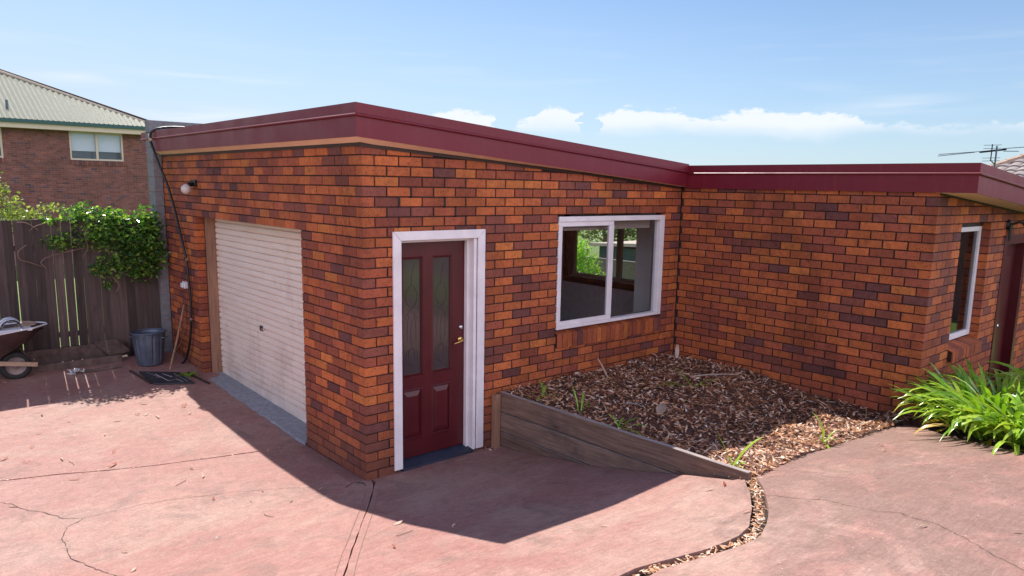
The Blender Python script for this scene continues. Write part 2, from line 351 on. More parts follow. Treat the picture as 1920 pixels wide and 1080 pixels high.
# ------------------------------------------------------------------ mesh helpers
WL = {}
class MB:
    def __init__(s): s.v = []; s.f = []; s.r = []; s.m = []
    def add(s, vs, fs, rnd=None, mi=0):
        k = len(s.v); s.v += [tuple(p) for p in vs]
        r = random.random() if rnd is None else rnd
        for f in fs: s.f.append(tuple(i+k for i in f)); s.r.append(r); s.m.append(mi)
    def box(s, x0, x1, y0, y1, z0, z1, rnd=None, mi=0):
        s.add([(x0,y0,z0),(x1,y0,z0),(x1,y1,z0),(x0,y1,z0),(x0,y0,z1),(x1,y0,z1),(x1,y1,z1),(x0,y1,z1)],
              [(0,3,2,1),(4,5,6,7),(0,1,5,4),(1,2,6,5),(2,3,7,6),(3,0,4,7)], rnd, mi)
    def prism(s, poly, ext, rnd=None, mi=0):
        """poly: list of 3D points, ext: Vector"""
        n = len(poly); a = [Vector(p) for p in poly]; b = [p+Vector(ext) for p in a]
        s.add(a+b, [tuple(range(n-1, -1, -1)), tuple(range(n, 2*n))] + [(i, (i+1) % n, n+(i+1) % n, n+i) for i in range(n)], rnd, mi)
    def tube(s, pts, r, seg=8, rnd=None, caps=True, mi=0):
        pts = [Vector(p) for p in pts]; n = len(pts)
        rs = r if isinstance(r, (list, tuple)) else [r]*n
        vs = []; fs = []; up = Vector((0, 0, 1))
        d0 = (pts[1]-pts[0]).normalized(); x = d0.cross(up)
        if x.length < .1: x = d0.cross(Vector((1, 0, 0)))
        x.normalize()
        for i, p in enumerate(pts):
            d = (pts[min(i+1, n-1)]-pts[max(i-1, 0)]).normalized()
            x = (x-d*x.dot(d)).normalized(); y = d.cross(x)
            for j in range(seg):
                a = 2*PI*j/seg; vs.append(p+(x*math.cos(a)+y*math.sin(a))*rs[i])
        for i in range(n-1):
            for j in range(seg):
                fs.append((i*seg+j, i*seg+(j+1) % seg, (i+1)*seg+(j+1) % seg, (i+1)*seg+j))
        if caps: fs += [tuple(range(seg-1, -1, -1)), tuple(range((n-1)*seg, n*seg))]
        s.add(vs, fs, rnd, mi)
    def lathe(s, c, prof, seg=24, axis='z', rnd=None, mi=0):
        """prof: list of (radius, height)"""
        vs = []; fs = []
        for r, h in prof:
            for j in range(seg):
                a = 2*PI*j/seg; p = (r*math.cos(a), r*math.sin(a), h)
                if axis == 'y': p = (p[0], p[2], p[1])
                if axis == 'x': p = (p[2], p[0], p[1])
                vs.append((c[0]+p[0], c[1]+p[1], c[2]+p[2]))
        for i in range(len(prof)-1):
            for j in range(seg): fs.append((i*seg+j, i*seg+(j+1) % seg, (i+1)*seg+(j+1) % seg, (i+1)*seg+j))
        s.add(vs, fs, rnd, mi)
    def build(s, name, mat, parent=None, smooth=False, bevel=0, **props):
        me = bpy.data.meshes.new(name)
        off = WL.get(parent.name, Vector((0, 0, 0))) if parent else Vector((0, 0, 0))
        if parent is None and props.get('base') is not None: off = Vector(props.pop('base'))
        else: props.pop('base', None)
        me.from_pydata([(p[0]-off[0], p[1]-off[1], p[2]-off[2]) for p in s.v], [], s.f); me.update()
        at = me.attributes.new('rnd', 'FLOAT', 'FACE'); at.data.foreach_set('value', np.array(s.r, dtype=np.float32))
        mats = mat if isinstance(mat, (list, tuple)) else [mat]
        for mm in mats: me.materials.append(MAT[mm])
        if len(mats) > 1: me.polygons.foreach_set('material_index', np.array(s.m, dtype=np.int32))
        if smooth: me.polygons.foreach_set('use_smooth', np.ones(len(s.f), dtype=bool))
        o = bpy.data.objects.new(name, me); col.objects.link(o)
        if parent: o.parent = parent; WL[o.name] = off.copy()
        else: o.location = off; WL[o.name] = off.copy()
        if bevel:
            md = o.modifiers.new('bevel', 'BEVEL'); md.width = bevel; md.segments = 2; md.limit_method = 'ANGLE'
        for k, v in props.items(): o[k] = v
        return o
def thing(name, loc, label, cat, group=None):
    o = bpy.data.objects.new(name, None); col.objects.link(o); o.location = loc; o.empty_display_size = .1
    o['label'] = label; o['category'] = cat
    if group: o['group'] = group
    WL[o.name] = Vector(loc); return o

# ------------------------------------------------------------------ ground shape
KY = [-12, -9, -6, -4, -2.8, -2.3, -1.8, -1.2, -.9, -.6, -.3, 0, 1, 2, 3.8, 4.5, 5.0, 5.5, 7]
KZ = [1.5, 1.4, 1.05, .7, .44, .33, .205, .08, .04, -.005, -.06, -.085, -.1, -.065, 0, .045, .09, .14, .14]
def gz(x, y):
    s = 0
    for o, wt in ((-.2, .25), (0, .5), (.2, .25)): s += wt*float(np.interp(y+o, KY, KZ))
    s -= .05*max(0, min(x, 6)-1.5)*max(0, min(1, (-y-1)/1.5))
    s += .05*min(1, max(0, .6-x))*min(1, max(0, (-y-.5)/1.2))
    if x < 0 and y > -.1: s += .055*math.exp(-(-x)/.09)*min(1, max(0, (1.25-y)/.1))     # cement fillet at the wall foot
    return s
L1, L2, C = 4.373, 2.900, .086
def base_ground(x, y):
    near = -7.5 < x < 9 and -11.5 < y < 6.5
    dx = max(0, x-7.5, -6-x); dy = max(0, y-6.2, -10-y); d = math.hypot(dx, dy)
    t = min(1, d/5); t = t*t*(3-2*t)
    zz = gz(max(-6.5, min(8, x)), max(-11, min(6.5, y)))-.045
    return zz*(1-t)+(-1.05)*t
mb = MB()
xs = sorted(set([round(v, 3) for v in np.arange(-8, 10.01, .25)] + [-400, -150, -60, -30, -20, -14, -11, 12, 14, 17, 22, 35, 60, 150, 400]))
ys = sorted(set([round(v, 3) for v in np.arange(-12, 8.01, .25)] + [-400, -150, -60, -30, -20, -15, 10, 12, 15, 20, 35, 60, 150, 400]))
vs = [(x, y, base_ground(x, y)) for y in ys for x in xs]; nx = len(xs)
fs = [(j*nx+i, j*nx+i+1, (j+1)*nx+i+1, (j+1)*nx+i) for j in range(len(ys)-1) for i in range(nx-1)]
mb.v = vs; mb.f = fs; mb.r = [.5]*len(fs)
mb.m = [0 if (-8 <= xs[i] < 7.4 and -12 <= ys[j] < 5.9) else 1 for j in range(len(ys)-1) for i in range(nx-1)]
mb.build('ground', ['soil', 'grass'], kind='structure', smooth=True)

def dens(poly, step=.12):
    out = []
    for i in range(len(poly)):
        a = Vector(poly[i]); b = Vector(poly[(i+1) % len(poly)]); n = max(1, int((b-a).length/step))
        for k in range(n): out.append(a.lerp(b, k/n))
    return out
def slab(name, poly, jit=.004, mat='red_concrete', dz=0., thick=.14):
    P = dens(poly); P = [Vector((p.x+random.uniform(-jit, jit), p.y+random.uniform(-jit, jit))) for p in P]
    n = len(P); x0 = min(p.x for p in P); x1 = max(p.x for p in P); y0 = min(p.y for p in P); y1 = max(p.y for p in P)
    inner = []
    step = .16
    def inside(q):
        c = False; j = n-1
        for i in range(n):
            a = P[i]; b = P[j]
            if (a.y > q[1]) != (b.y > q[1]) and q[0] < (b.x-a.x)*(q[1]-a.y)/(b.y-a.y)+a.x: c = not c
            j = i
        return c
    Pa = np.array([(p.x, p.y) for p in P])
    for x in np.arange(x0, x1, step):
        for y in np.arange(y0, y1, step):
            q = (x+random.uniform(-.02, .02), y+random.uniform(-.02, .02))
            if inside(q) and np.min(np.hypot(Pa[:, 0]-q[0], Pa[:, 1]-q[1])) > .06: inner.append(Vector(q))
    r = geometry.delaunay_2d_cdt(P+inner, [], [list(range(n))], 1, 1e-5)
    V2, E2, F2 = r[0], r[1], r[2]
    mb = MB(); vs = [(p.x, p.y, gz(p.x, p.y)+dz) for p in V2]
    mb.v = vs; mb.f = [tuple(f) for f in F2]; mb.r = [.5]*len(F2); mb.m = [0]*len(F2)
    # orient up
    for i, f in enumerate(mb.f):
        a, b, c = [Vector(vs[k]) for k in f[:3]]
        if (b-a).cross(c-a).z < 0: mb.f[i] = tuple(reversed(f))
    k = len(mb.v)
    # skirt with a slightly broken edge
    ring = [(p.x, p.y, gz(p.x, p.y)+dz) for p in P]; low = [(p[0], p[1], p[2]-thick) for p in ring]
    mb.v += ring+low
    for i in range(n):
        j = (i+1) % n; mb.f.append((k+i, k+n+i, k+n+j, k+j)); mb.r.append(.5); mb.m.append(0)
    return mb.build(name, mat, kind='structure', smooth=False)
def off(poly, d):
    """offset an open polyline sideways"""
    out = []
    for i, p in enumerate(poly):
        a = Vector(poly[max(0, i-1)]); b = Vector(poly[min(len(poly)-1, i+1)]); t = (b-a).normalized(); nrm = Vector((-t.y, t.x))
        out.append((p[0]+nrm.x*d, p[1]+nrm.y*d))
    return out
JA = [(-7.5, 2.9), (-5, 2.55), (-3.4, 2.2), (-2.44, 1.94), (-2.07, 1.83), (-1.69, 1.67), (-1.28, 1.53), (-.84, 1.42), (-.36, 1.31), (-.05, 1.235), (.15, 1.2)]
JB = [(.06, -.06), (.0, -.12), (-.07, -.23), (-.33, -.6), (-.68, -1.09), (-.92, -1.43), (-1.14, -1.76), (-2.4, -3.7), (-4.4, -6.8), (-6.4, -9.9)]
GL = [(1.60, -2.74), (1.5, -2.80), (1.25, -2.99), (.95, -3.18), (.67, -3.33), (.47, -3.38), (.2, -3.37), (-.03, -3.31), (-.28, -3.24), (-.9, -3.3), (-1.7, -4.1), (-3.2, -6.4), (-5.2, -9.9)]
GR = [(1.70, -2.77), (1.58, -2.86), (1.34, -3.05), (1.03, -3.25), (.73, -3.41), (.54, -3.48), (.39, -3.49), (.11, -3.44), (-.21, -3.36), (-.85, -3.42), (-1.6, -4.2), (-3.1, -6.5), (-5.1, -9.9)]
slab('driveway', off(JA, .009) + [(.15, 5.35), (-7.5, 5.35)])
slab('concrete_path', off(JA, -.009)[::-1] + [(-7.5, -9.9)] + off(JB, -.005)[::-1][:-1] + [(.06, .03), (.15, .1)])
slab('paved_forecourt', off(JB, .005) + GL[::-1] + [(1.50, -2.70), (1.475, -.05), (1.30, .0), (1.28, .14), (.3, .14), (.06, .03)])
slab('sloping_path', GR[::-1] + [(2.46, -2.72), (3.33, -2.77), (4.0, -2.80), (4.2, -2.87), (4.14, -3.02), (3.66, -3.48), (3.34, -3.90), (3.0, -4.36), (2.7, -6.5), (2.6, -9.9)])

def strip(name, pts, wd, jit=.012, mat='crack', dz=.0035, step=.03, **pr):
    P = []
    for i in range(len(pts)-1):
        a = Vector(pts[i]); b = Vector(pts[i+1]); n = max(1, int((b-a).length/step))
        for k in range(n): P.append(a.lerp(b, k/n))
    P.append(Vector(pts[-1])); j = Vector((0, 0)); Q = []
    for p in P:
        j = j*.8+Vector((random.gauss(0, jit*.5), random.gauss(0, jit*.5))); Q.append(p+j)
    mb = MB(); vs = []
    for i, p in enumerate(Q):
        a = Q[max(0, i-1)]; b = Q[min(len(Q)-1, i+1)]; t = (b-a).normalized(); nn = Vector((-t.y, t.x)); ww = wd*random.uniform(.35, 1.3)*.5
        for s_ in (-1, 1):
            q = p+nn*ww*s_; vs.append((q.x, q.y, gz(q.x, q.y)+dz))
    mb.add(vs, [(2*i, 2*i+2, 2*i+3, 2*i+1) for i in range(len(Q)-1)], .5)
    return mb.build(name, mat, kind='structure')
strip('crack', [(-2.75, 1.6), (-2.5, 1.47), (-2.39, 1.24), (-2.24, 1.01), (-2.16, .84), (-2.05, .77)], .005)
strip('crack', [(-2.05, .77), (-1.89, .76), (-1.62, .76), (-1.35, .67), (-1.04, .56), (-.74, .4), (-.37, .16), (-.14, .02), (-.02, -.04)], .0035)
strip('crack', [(-2.05, .77), (-2.17, .66), (-2.23, .48), (-2.25, .18), (-2.22, -.05), (-2.18, -.21), (-2.11, -.42), (-1.98, -.7), (-1.9, -1.1)], .0055)
strip('crack', [(1.24, -3.11), (1.29, -3.39), (1.3, -3.53), (1.23, -3.82), (1.25, -3.96), (1.15, -4.19), (.97, -4.42), (.85, -4.55), (.7, -4.8), (.3, -5.3)], .003)
strip('crack', [(-.2, -.02), (-.1, .02), (-.04, -.1)], .012, .02)
for d in (-.055, .055): strip('trowel_line', off(JB[2:8], d), .005, .001, 'groove')

# ------------------------------------------------------------------ main house
house = thing('brick_house', (0, 0, 0), 'single storey orange and dark brick house with maroon fascia, garage door and flat sloping roof', 'house')
def soff(x, y=0): return 2.887-.0755*(x+.1)
def drop(x): return .036*max(0, 1-max(0, x)/2.7)
BT = lambda x: soff(x)-drop(x)-.024
def brick(mb, o, u, n, a, b, z0, z1, top=None, depth=.11):
    """box brick from a..b along u, outward normal n"""
    j = random.uniform(-.0012, .0016); e = .0035
    a += random.uniform(0, .002)+(.0015 if a > .02 else 0); b -= random.uniform(0, .002)+.0015; z0 += random.uniform(-.001, .001); z1 += random.uniform(-.001, .001)
    def P(s, d, z):
        x = o[0]+u[0]*s+n[0]*d; y = o[1]+u[1]*s+n[1]*d
        if top: z = min(z, top(x))
        return (x, y, z)
    if top:
        xm = o[0]+u[0]*a; xn = o[0]+u[0]*b
        if min(top(xm), top(xn)) < z0+.012: return
    vs = [P(a+e, j, z0+e), P(b-e, j, z0+e), P(b-e, j, z1-e), P(a+e, j, z1-e), P(a, j-e, z0), P(b, j-e, z0), P(b, j-e, z1), P(a, j-e, z1),
          P(a, -depth, z0), P(b, -depth, z0), P(b, -depth, z1), P(a, -depth, z1)]
    fs = [(0,1,2,3), (4,5,1,0), (5,6,2,1), (6,7,3,2), (7,4,0,3), (8,9,5,4), (9,10,6,5), (10,11,7,6), (11,8,4,7)]
    if u[0]*n[1]-u[1]*n[0] > 0: fs = [tuple(reversed(f)) for f in fs]
    mb.add(vs, fs)
def brick_wall(mb, o, u, n, length, k0, k1, full_parity, openings=(), top=None, bw=.24, C=C, g=.01):
    for k in range(k0, k1):
        z0 = k*C+g*.5; z1 = (k+1)*C-g*.5
        s = 0. if k % 2 == full_parity else bw/2
        while s < length-.01:
            a, b = s, min(s+bw-g, length); segs = [(a, b, z0, z1)]
            for (p, q, zb, zt) in openings:
                if z1 > zb+.004 and z0 < zt-.004:
                    ns = []
                    for (a_, b_, c_, d_) in segs:
                        if b_ <= p or a_ >= q: ns.append((a_, b_, c_, d_)); continue
                        if a_ < p: ns.append((a_, p, c_, d_))
                        if b_ > q: ns.append((q, b_, c_, d_))
                        lo_, hi_ = max(a_, p), min(b_, q)
                        if d_ > zt+.012: ns.append((lo_, hi_, max(c_, zt), d_))
                        if c_ < zb-.012: ns.append((lo_, hi_, c_, min(d_, zb)))
                    segs = ns
            for (a_, b_, c_, d_) in segs:
                if b_-a_ > .02: brick(mb, o, u, n, a_, b_, c_, d_, top)
            s += bw
def backing(mb, o, u, n, length, z0, top, openings=(), d0=.009, d1=.24, start=0.):
    """mortar core behind the bricks, pieces around the openings"""
    openings = [(p[0]-.006, p[1]+.006, p[2]-.006, p[3]+.006) for p in openings]
    cuts = sorted(set([start, length]+[c for p in openings for c in p[:2]]))
    for a, b in zip(cuts[:-1], cuts[1:]):
        mid = (a+b)/2; spans = [(z0, None)]
        for (p, q, zb, zt) in openings:
            if p < mid < q:
                spans = ([(z0, zb)] if zb > z0 else []) + [(zt, None)]
        for (za, zb) in spans:
            def pt(s, d, z): return Vector((o[0]+u[0]*s+n[0]*d, o[1]+u[1]*s+n[1]*d, z))
            ta = top(o[0]+u[0]*a) if zb is None else zb; tb = top(o[0]+u[0]*b) if zb is None else zb
            mb.prism([pt(a, -d0, za), pt(b, -d0, za), pt(b, -d0, tb), pt(a, -d0, ta)], Vector((-n[0]*(d1-d0), -n[1]*(d1-d0), 0)))
DOOR = (.30, 1.26, -1, 2.10); WIN = (2.29, 4.068, 1.0, 2.236)
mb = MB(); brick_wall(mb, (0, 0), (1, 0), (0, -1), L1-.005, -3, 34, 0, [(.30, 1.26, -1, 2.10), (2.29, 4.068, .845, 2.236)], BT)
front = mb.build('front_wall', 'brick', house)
mb = MB(); backing(mb, (0, 0), (1, 0), (0, -1), L1, -.4, lambda x: soff(x)+.1, [DOOR, (2.29, 4.068, .83, 2.236)], start=.009, d1=.14); mb.build('mortar', 'mortar', front)
mb = MB(); wj = .011
def ck(a, b, z0, z1): mb.box(a-wj if a == b else a-wj, b+wj, -.0022, .01, z0-.005, z1+.005)
for (a, b, k0_, k1_) in ((.475, .475, 28, 29), (.475, .835, 28, 28), (.835, .835, 27, 28), (.835, .955, 27, 27), (.955, .955, 26, 27), (.955, 1.075, 26, 26), (1.075, 1.075, 25, 26), (.355, .355, 27, 28)):
    ck(a, b, k0_*C, k1_*C)
mb.build('settlement_crack', 'crack', front)
GAR = (1.19, 4.22, -1, 24*C)
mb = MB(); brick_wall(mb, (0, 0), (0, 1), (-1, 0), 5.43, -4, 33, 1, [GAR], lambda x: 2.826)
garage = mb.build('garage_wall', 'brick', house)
mb = MB(); backing(mb, (0, 0), (0, 1), (-1, 0), 5.43, -.4, lambda x: 2.98, [GAR], start=.1405, d1=.12); mb.build('mortar', 'mortar', garage)
mb = MB(); brick_wall(mb, (L1, -L2), (0, 1), (-1, 0), L2-.005, -1, 30, 1, [])
wing = mb.build('wing_wall', 'brick', house)
mb = MB(); backing(mb, (L1, -L2), (0, 1), (-1, 0), L2, -.3, lambda x: 2.6, [], start=.2405, d1=.24); mb.build('mortar', 'mortar', wing)
RW = (.69, 1.58, .945, 2.24); RD = (2.10, 2.98, -1, 2.08)
def soffR(x): return 2.536-.0755*(x-4.35)
mb = MB(); brick_wall(mb, (L1, -L2), (1, 0), (0, -1), 6.0, -1, 30, 0, [RW, RD], lambda x: soffR(x)+.03-.02)
rface = mb.build('side_wall', 'brick', house)
mb = MB(); backing(mb, (L1, -L2), (1, 0), (0, -1), 6.0, -.3, lambda x: soffR(x)+.08, [RW, RD], start=.009); mb.build('mortar', 'mortar', rface)
# other outside walls
for bx6 in ((.1, 5.9, 5.28, 5.52, -1.2, 2.75), (L1+6-.24, L1+6, -L2+.25, -.002, -1.2, 2.1), (6.03, L1+5.75, -.26, -.01, -1.2, 2.3)):
    mb = MB(); mb.box(*bx6); mb.build('back_wall', 'brick', house)
RWIN = (1.72, 3.34, 1.03, 1.98)   # window in the far wall, along Y
mb = MB()
for a, b, z0, z1 in ((-.0, RWIN[0], -1.2, 2.45), (RWIN[1], 5.27, -1.2, 2.45), (RWIN[0], RWIN[1], -1.2, RWIN[2]), (RWIN[0], RWIN[1], RWIN[3], 2.45)):
    mb.box(5.82, 6.02, a, b, z0, z1)
fw_ = mb.build('far_wall', 'block_inside', house)
mb = MB(); mb.box(.25, 5.8, .24, 5.28, -.3, -.02); mb.box(L1+.25, L1+5.7, -L2+.25, .2, -.3, .1); mb.build('interior_floor', 'carpet', house)
mb = MB(); mb.box(4.62, 4.70, .16, .88, -.02, 2.4); mb.build('room_divider', 'plaster', house)
mb = MB(); mb.box(L1+.25, L1+5.7, -.1, -.02, .1, 2.35); mb.build('wing_inner_wall', 'plaster', house)
# far window
wf = MB()
for a, b, z0, z1 in ((RWIN[0], RWIN[1], RWIN[2], RWIN[2]+.05), (RWIN[0], RWIN[1], RWIN[3]-.05, RWIN[3]), (RWIN[0], RWIN[0]+.05, RWIN[2]+.05, RWIN[3]-.05), (RWIN[1]-.05, RWIN[1], RWIN[2]+.05, RWIN[3]-.05), (2.26, 2.36, RWIN[2]+.05, RWIN[3]-.05)):
    wf.box(5.93, 5.98, a, b, z0, z1)
farwin = wf.build('window', 'cream_trim', house)
mb = MB(); mb.box(5.95, 5.956, RWIN[0]+.05, RWIN[1]-.05, RWIN[2]+.05, RWIN[3]-.05); mb.build('pane', 'clear_glass', farwin)
mb = MB()
mb.box(5.77, 5.93, RWIN[1], RWIN[1]+.07, RWIN[2]-.1, RWIN[3]+.08); mb.box(5.77, 5.93, RWIN[0]-.07, RWIN[0], RWIN[2]-.1, RWIN[3]+.08); mb.box(5.77, 5.93, RWIN[0], RWIN[1], RWIN[2]-.1, RWIN[2]-.002)
mb.build('surround', 'dark_timber', farwin)
mb = MB(); mb.box(5.84, 5.93, RWIN[1]-.004, RWIN[1]-.001, RWIN[2], RWIN[3]); mb.build('reveal', 'tile_pot', farwin)

# roof: one sloping plane, L-shaped
def rz(x): return 3.155-.0755*(x+.1)
mb = MB()
def roofpiece(x0, x1, y0, y1, zt=-.09, zb=-.20):
    mb.prism([(x0, y0, rz(x0)+zb), (x1, y0, rz(x1)+zb), (x1, y0, rz(x1)+zt), (x0, y0, rz(x0)+zt)], Vector((0, y1-y0, 0)))
roofpiece(-.085, 4.37, -.085, 5.95, -.05); roofpiece(4.372, L1+6.2, -L2-.29, 5.95, -.06)
roof = mb.build('roof', 'dark_timber', house)
# soffits
def sloped_sheet(mb, x0, x1, y0, y1, f, th=.006):
    mb.prism([(x0, y0, f(x0)), (x1, y0, f(x1)), (x1, y0, f(x1)+th), (x0, y0, f(x0)+th)], Vector((0, y1-y0, 0)))
mb = MB(); NS = 24; vs = []
for i in range(NS+1):
    x = -.088+(L1-.03+.088)*i/NS; vs += [(x, -.09, soff(x)+.002), (x if i else -.012, -.010, soff(x)-drop(x))]
mb.add(vs, [(2*i, 2*i+1, 2*i+3, 2*i+2) for i in range(NS)])
mb.add([(-.09, -.09, 2.889), (-.012, -.010, 2.887-.036), (-.012, 5.43, 2.887-.036), (-.09, 5.93, 2.889)], [(0, 1, 2, 3)])
sloped_sheet(mb, L1-.01, L1+6.1, -L2-.295, -L2+.03, soffR); mb.build('soffit', 'soffit', roof)
mb = MB(); f1 = lambda x: soff(x)-.042
for i in range(18):
    xa = -.012+i*.24; xb = min(xa+.24, L1-.02)
    mb.prism([(xa, -.009, BT(xa)-.004), (xb, -.009, BT(xb)-.004), (xb, -.009, soff(xb)-drop(xb)+.002), (xa, -.009, soff(xa)-drop(xa)+.002)], Vector((0, .05, 0)))
mb.box(-.009, .04, .045, 5.42, 2.822, 2.853)
f2 = lambda x: soffR(x)-.02
mb.prism([(L1+.02, -L2-.008, f2(L1)), (L1+6, -L2-.008, f2(L1+6)), (L1+6, -L2-.008, soffR(L1+6)-.001), (L1+.02, -L2-.008, soffR(L1+.02)-.001)], Vector((0, .03, 0)))
mb.build('eaves_bead', 'dark_timber', roof)
# ceiling keeps the rooms dark
mb = MB(); sloped_sheet(mb, .26, 5.82, .25, 5.27, lambda x: soff(x)-.12, .02); sloped_sheet(mb, L1+.25, L1+5.7, -L2+.25, -.1, lambda x: soffR(x)-.1, .02); mb.build('ceiling', 'plaster', roof)
# fascia: section swept along the roof edge
def fascia(path, outn, bot, topz, name):
    """path: two (x,y); outn: outward 2D normal; bot/top functions of x"""
    (xa, ya), (xb, yb) = path
    sec = [(0, 0), (.004, 0), (.004, .168), (.012, .163), (.021, .163), (.026, .169), (.026, .177), (.020, .183), (.010, .186), (.010, .268), (-.07, .268), (-.07, .262), (0, .258)]
    mb = MB(); vs = []
    N_ = max(2, int(math.hypot(xb-xa, yb-ya)/.4))
    for i in range(N_+1):
        t = i/N_; x = xa+(xb-xa)*t; y = ya+(yb-ya)*t
        for (d, h) in sec:
            # mitre the ends
            dd = d
            mx = 0; my = 0
            if i == 0: mx, my = path_m[0]
            if i == N_: mx, my = path_m[1]
            vs.append((x+outn[0]*dd+mx*dd, y+outn[1]*dd+my*dd, bot(x)+h))
    n = len(sec)
    fs = [(i*n+j, i*n+(j+1) % n, (i+1)*n+(j+1) % n, (i+1)*n+j) for i in range(N_) for j in range(n)]
    fs += [tuple(range(n)), tuple(range(N_*n+n-1, N_*n-1, -1))]
    mb.add(vs, fs); return mb.build(name, 'maroon_steel', roof)
path_m = [(0, 0), (0, 0)]
path_m = [(0, -1), (0, 0)]; fascia([(-.1, -.1), (-.1, 5.96)], (-1, 0), lambda x: 2.887, None, 'fascia')
path_m = [(-1, 0), (-1, 0)]; fascia([(-.1, -.1), (4.35, -.1)], (0, -1), soff, None, 'fascia')
path_m = [(0, -1), (0, -1)]; fascia([(4.35, -.1), (4.35, -L2-.31)], (-1, 0), lambda x: 2.536, None, 'fascia')
path_m = [(-1, 0), (0, 0)]; fascia([(4.35, -L2-.31), (L1+6.2, -L2-.31)], (0, -1), soffR, None, 'fascia')
for x in (1.15,): pass

# entry door
def ring(mb, x0, x1, z0, z1, wd, y0, y1, miter=True, bottom=False):
    mb.prism([(x0, y0, z0), (x0+wd, y0, z0), (x0+wd, y0, z1-wd), (x0, y0, z1)], (0, y1-y0, 0))
    mb.prism([(x1-wd, y0, z0), (x1, y0, z0), (x1, y0, z1), (x1-wd, y0, z1-wd)], (0, y1-y0, 0))
    mb.prism([(x0+.003, y0, z1), (x0+wd, y0, z1-wd+.003), (x1-wd, y0, z1-wd+.003), (x1-.003, y0, z1)], (0, y1-y0, 0))
mb = MB(); ring(mb, .279, 1.296, -.05, 2.112, .083, -.022, -.002)
mb.box(.335, .362, -.001, .19, -.06, 2.05); mb.box(1.175, 1.21, -.001, .19, -.06, 2.05); mb.box(.335, 1.21, -.001, .19, 2.03, 2.065)
mb.box(1.148, 1.175, .07, .115, -.05, 2.03); mb.box(.362, .385, .07, .115, -.05, 2.03); mb.box(.385, 1.148, .07, .115, 2.005, 2.03)
mb.build('door_frame', 'white_paint', house, bevel=.003)
mb = MB(); mb.prism([(.362, -.015, -.055), (.362, .17, -.025), (.362, .17, -.08), (.362, -.015, -.08)], (.813, 0, 0)); mb.build('threshold', 'slate_blue', house)
mb = MB(); dx0, dx1, dy = .368, 1.17, .118
LT = [(.462, .655), (.790, .983)]; LZ = (.785, 1.85); PZ = (.17, .62)
# stiles and rails
xsn = [dx0, LT[0][0], LT[0][1], LT[1][0], LT[1][1], dx1]
for a, b in ((xsn[0], xsn[1]), (xsn[2], xsn[3]), (xsn[4], xsn[5])): mb.box(a, b, dy, dy+.038, -.02, 2.02)
for a, b in LT:
    mb.box(a, b, dy, dy+.038, -.02, PZ[0]); mb.box(a, b, dy, dy+.038, PZ[1], LZ[0]); mb.box(a, b, dy, dy+.038, LZ[1], 2.02)
door = mb.build('entry_door', 'maroon_paint', house, label='maroon panelled door with two tall leaded glass lights')
mb = MB()
def moulding(mb, x0, x1, z0, z1, y, wd=.022, pr=.010):
    o_ = [(x0-wd, z0-wd), (x1+wd, z0-wd), (x1+wd, z1+wd), (x0-wd, z1+wd)]; i_ = [(x0, z0), (x1, z0), (x1, z1), (x0, z1)]
    m_ = [((a[0]+b[0])/2, (a[1]+b[1])/2) for a, b in zip(o_, i_)]
    vs = [(a, y, b) for a, b in o_]+[(a, y-pr, b) for a, b in m_]+[(a, y+.006, b) for a, b in i_]
    fs = []
    for r_ in range(2):
        for j in range(4): fs.append((r_*4+j, r_*4+(j+1) % 4, (r_+1)*4+(j+1) % 4, (r_+1)*4+j))
    mb.add(vs, fs)
for a, b in LT: moulding(mb, a+.002, b-.002, LZ[0], LZ[1], dy-.0005); moulding(mb, a+.002, b-.002, PZ[0], PZ[1], dy-.0005)
mb.build('moulding', 'maroon_paint', door)
for a, b in LT:
    mb = MB(); mb.box(a, b, dy+.012, dy+.016, LZ[0], LZ[1]); mb.build('glass_light', 'door_glass', door)
    mb = MB()   # raised field of the lower panel
    vs = [(a, dy+.012, PZ[0]), (b, dy+.012, PZ[0]), (b, dy+.012, PZ[1]), (a, dy+.012, PZ[1]), (a+.04, dy-.002, PZ[0]+.05), (b-.04, dy-.002, PZ[0]+.05), (b-.04, dy-.002, PZ[1]-.05), (a+.04, dy-.002, PZ[1]-.05)]
    mb.add(vs, [(4,5,6,7), (0,1,5,4), (1,2,6,5), (2,3,7,6), (3,0,4,7)]); mb.build('raised_panel', 'maroon_paint', door)
    # leaded flower design
    mb = MB(); cx = (a+b)/2; y = dy+.0105
    def arc(p, q, bend, n=8):
        pts = []
        for i in range(n+1):
            t = i/n; nx_, nz_ = -(q[1]-p[1]), q[0]-p[0]; s_ = 4*t*(1-t)*bend
            pts.append((p[0]+(q[0]-p[0])*t+nx_*s_, y, p[1]+(q[1]-p[1])*t+nz_*s_))
        return pts
    segs = [((cx, .85), (cx-.055, 1.0), .2), ((cx, .85), (cx+.055, 1.0), -.2), ((cx-.055, 1.0), (cx, 1.04), -.25), ((cx+.055, 1.0), (cx, 1.04), .25), ((cx, .85), (cx-.02, 1.03), .12), ((cx, .85), (cx+.02, 1.03), -.12),
            ((cx, 1.05), (cx+.01, 1.3), .06), ((cx-.07, 1.3), (cx+.05, 1.42), .1), ((cx+.07, 1.28), (cx-.05, 1.4), -.1), ((cx, 1.4), (cx-.06, 1.52), .15), ((cx, 1.4), (cx+.06, 1.52), -.15), ((cx-.06, 1.52), (cx, 1.62), .1), ((cx+.06, 1.52), (cx, 1.62), -.1), ((cx, 1.62), (cx+.03, 1.8), .05),
            ((cx-.045, 1.1), (cx-.03, 1.33), .04), ((cx+.045, 1.1), (cx+.03, 1.33), -.04)]
    for p, q, bd in segs: mb.tube(arc(p, q, bd), .0015, 5)
    mb.build('leadwork', 'etching', door)
mb = MB(); mb.lathe((1.105, dy-.001, 1.045), [(.001, -.016), (.022, -.014), (.029, -.004), (.030, .0)], 20, 'y')
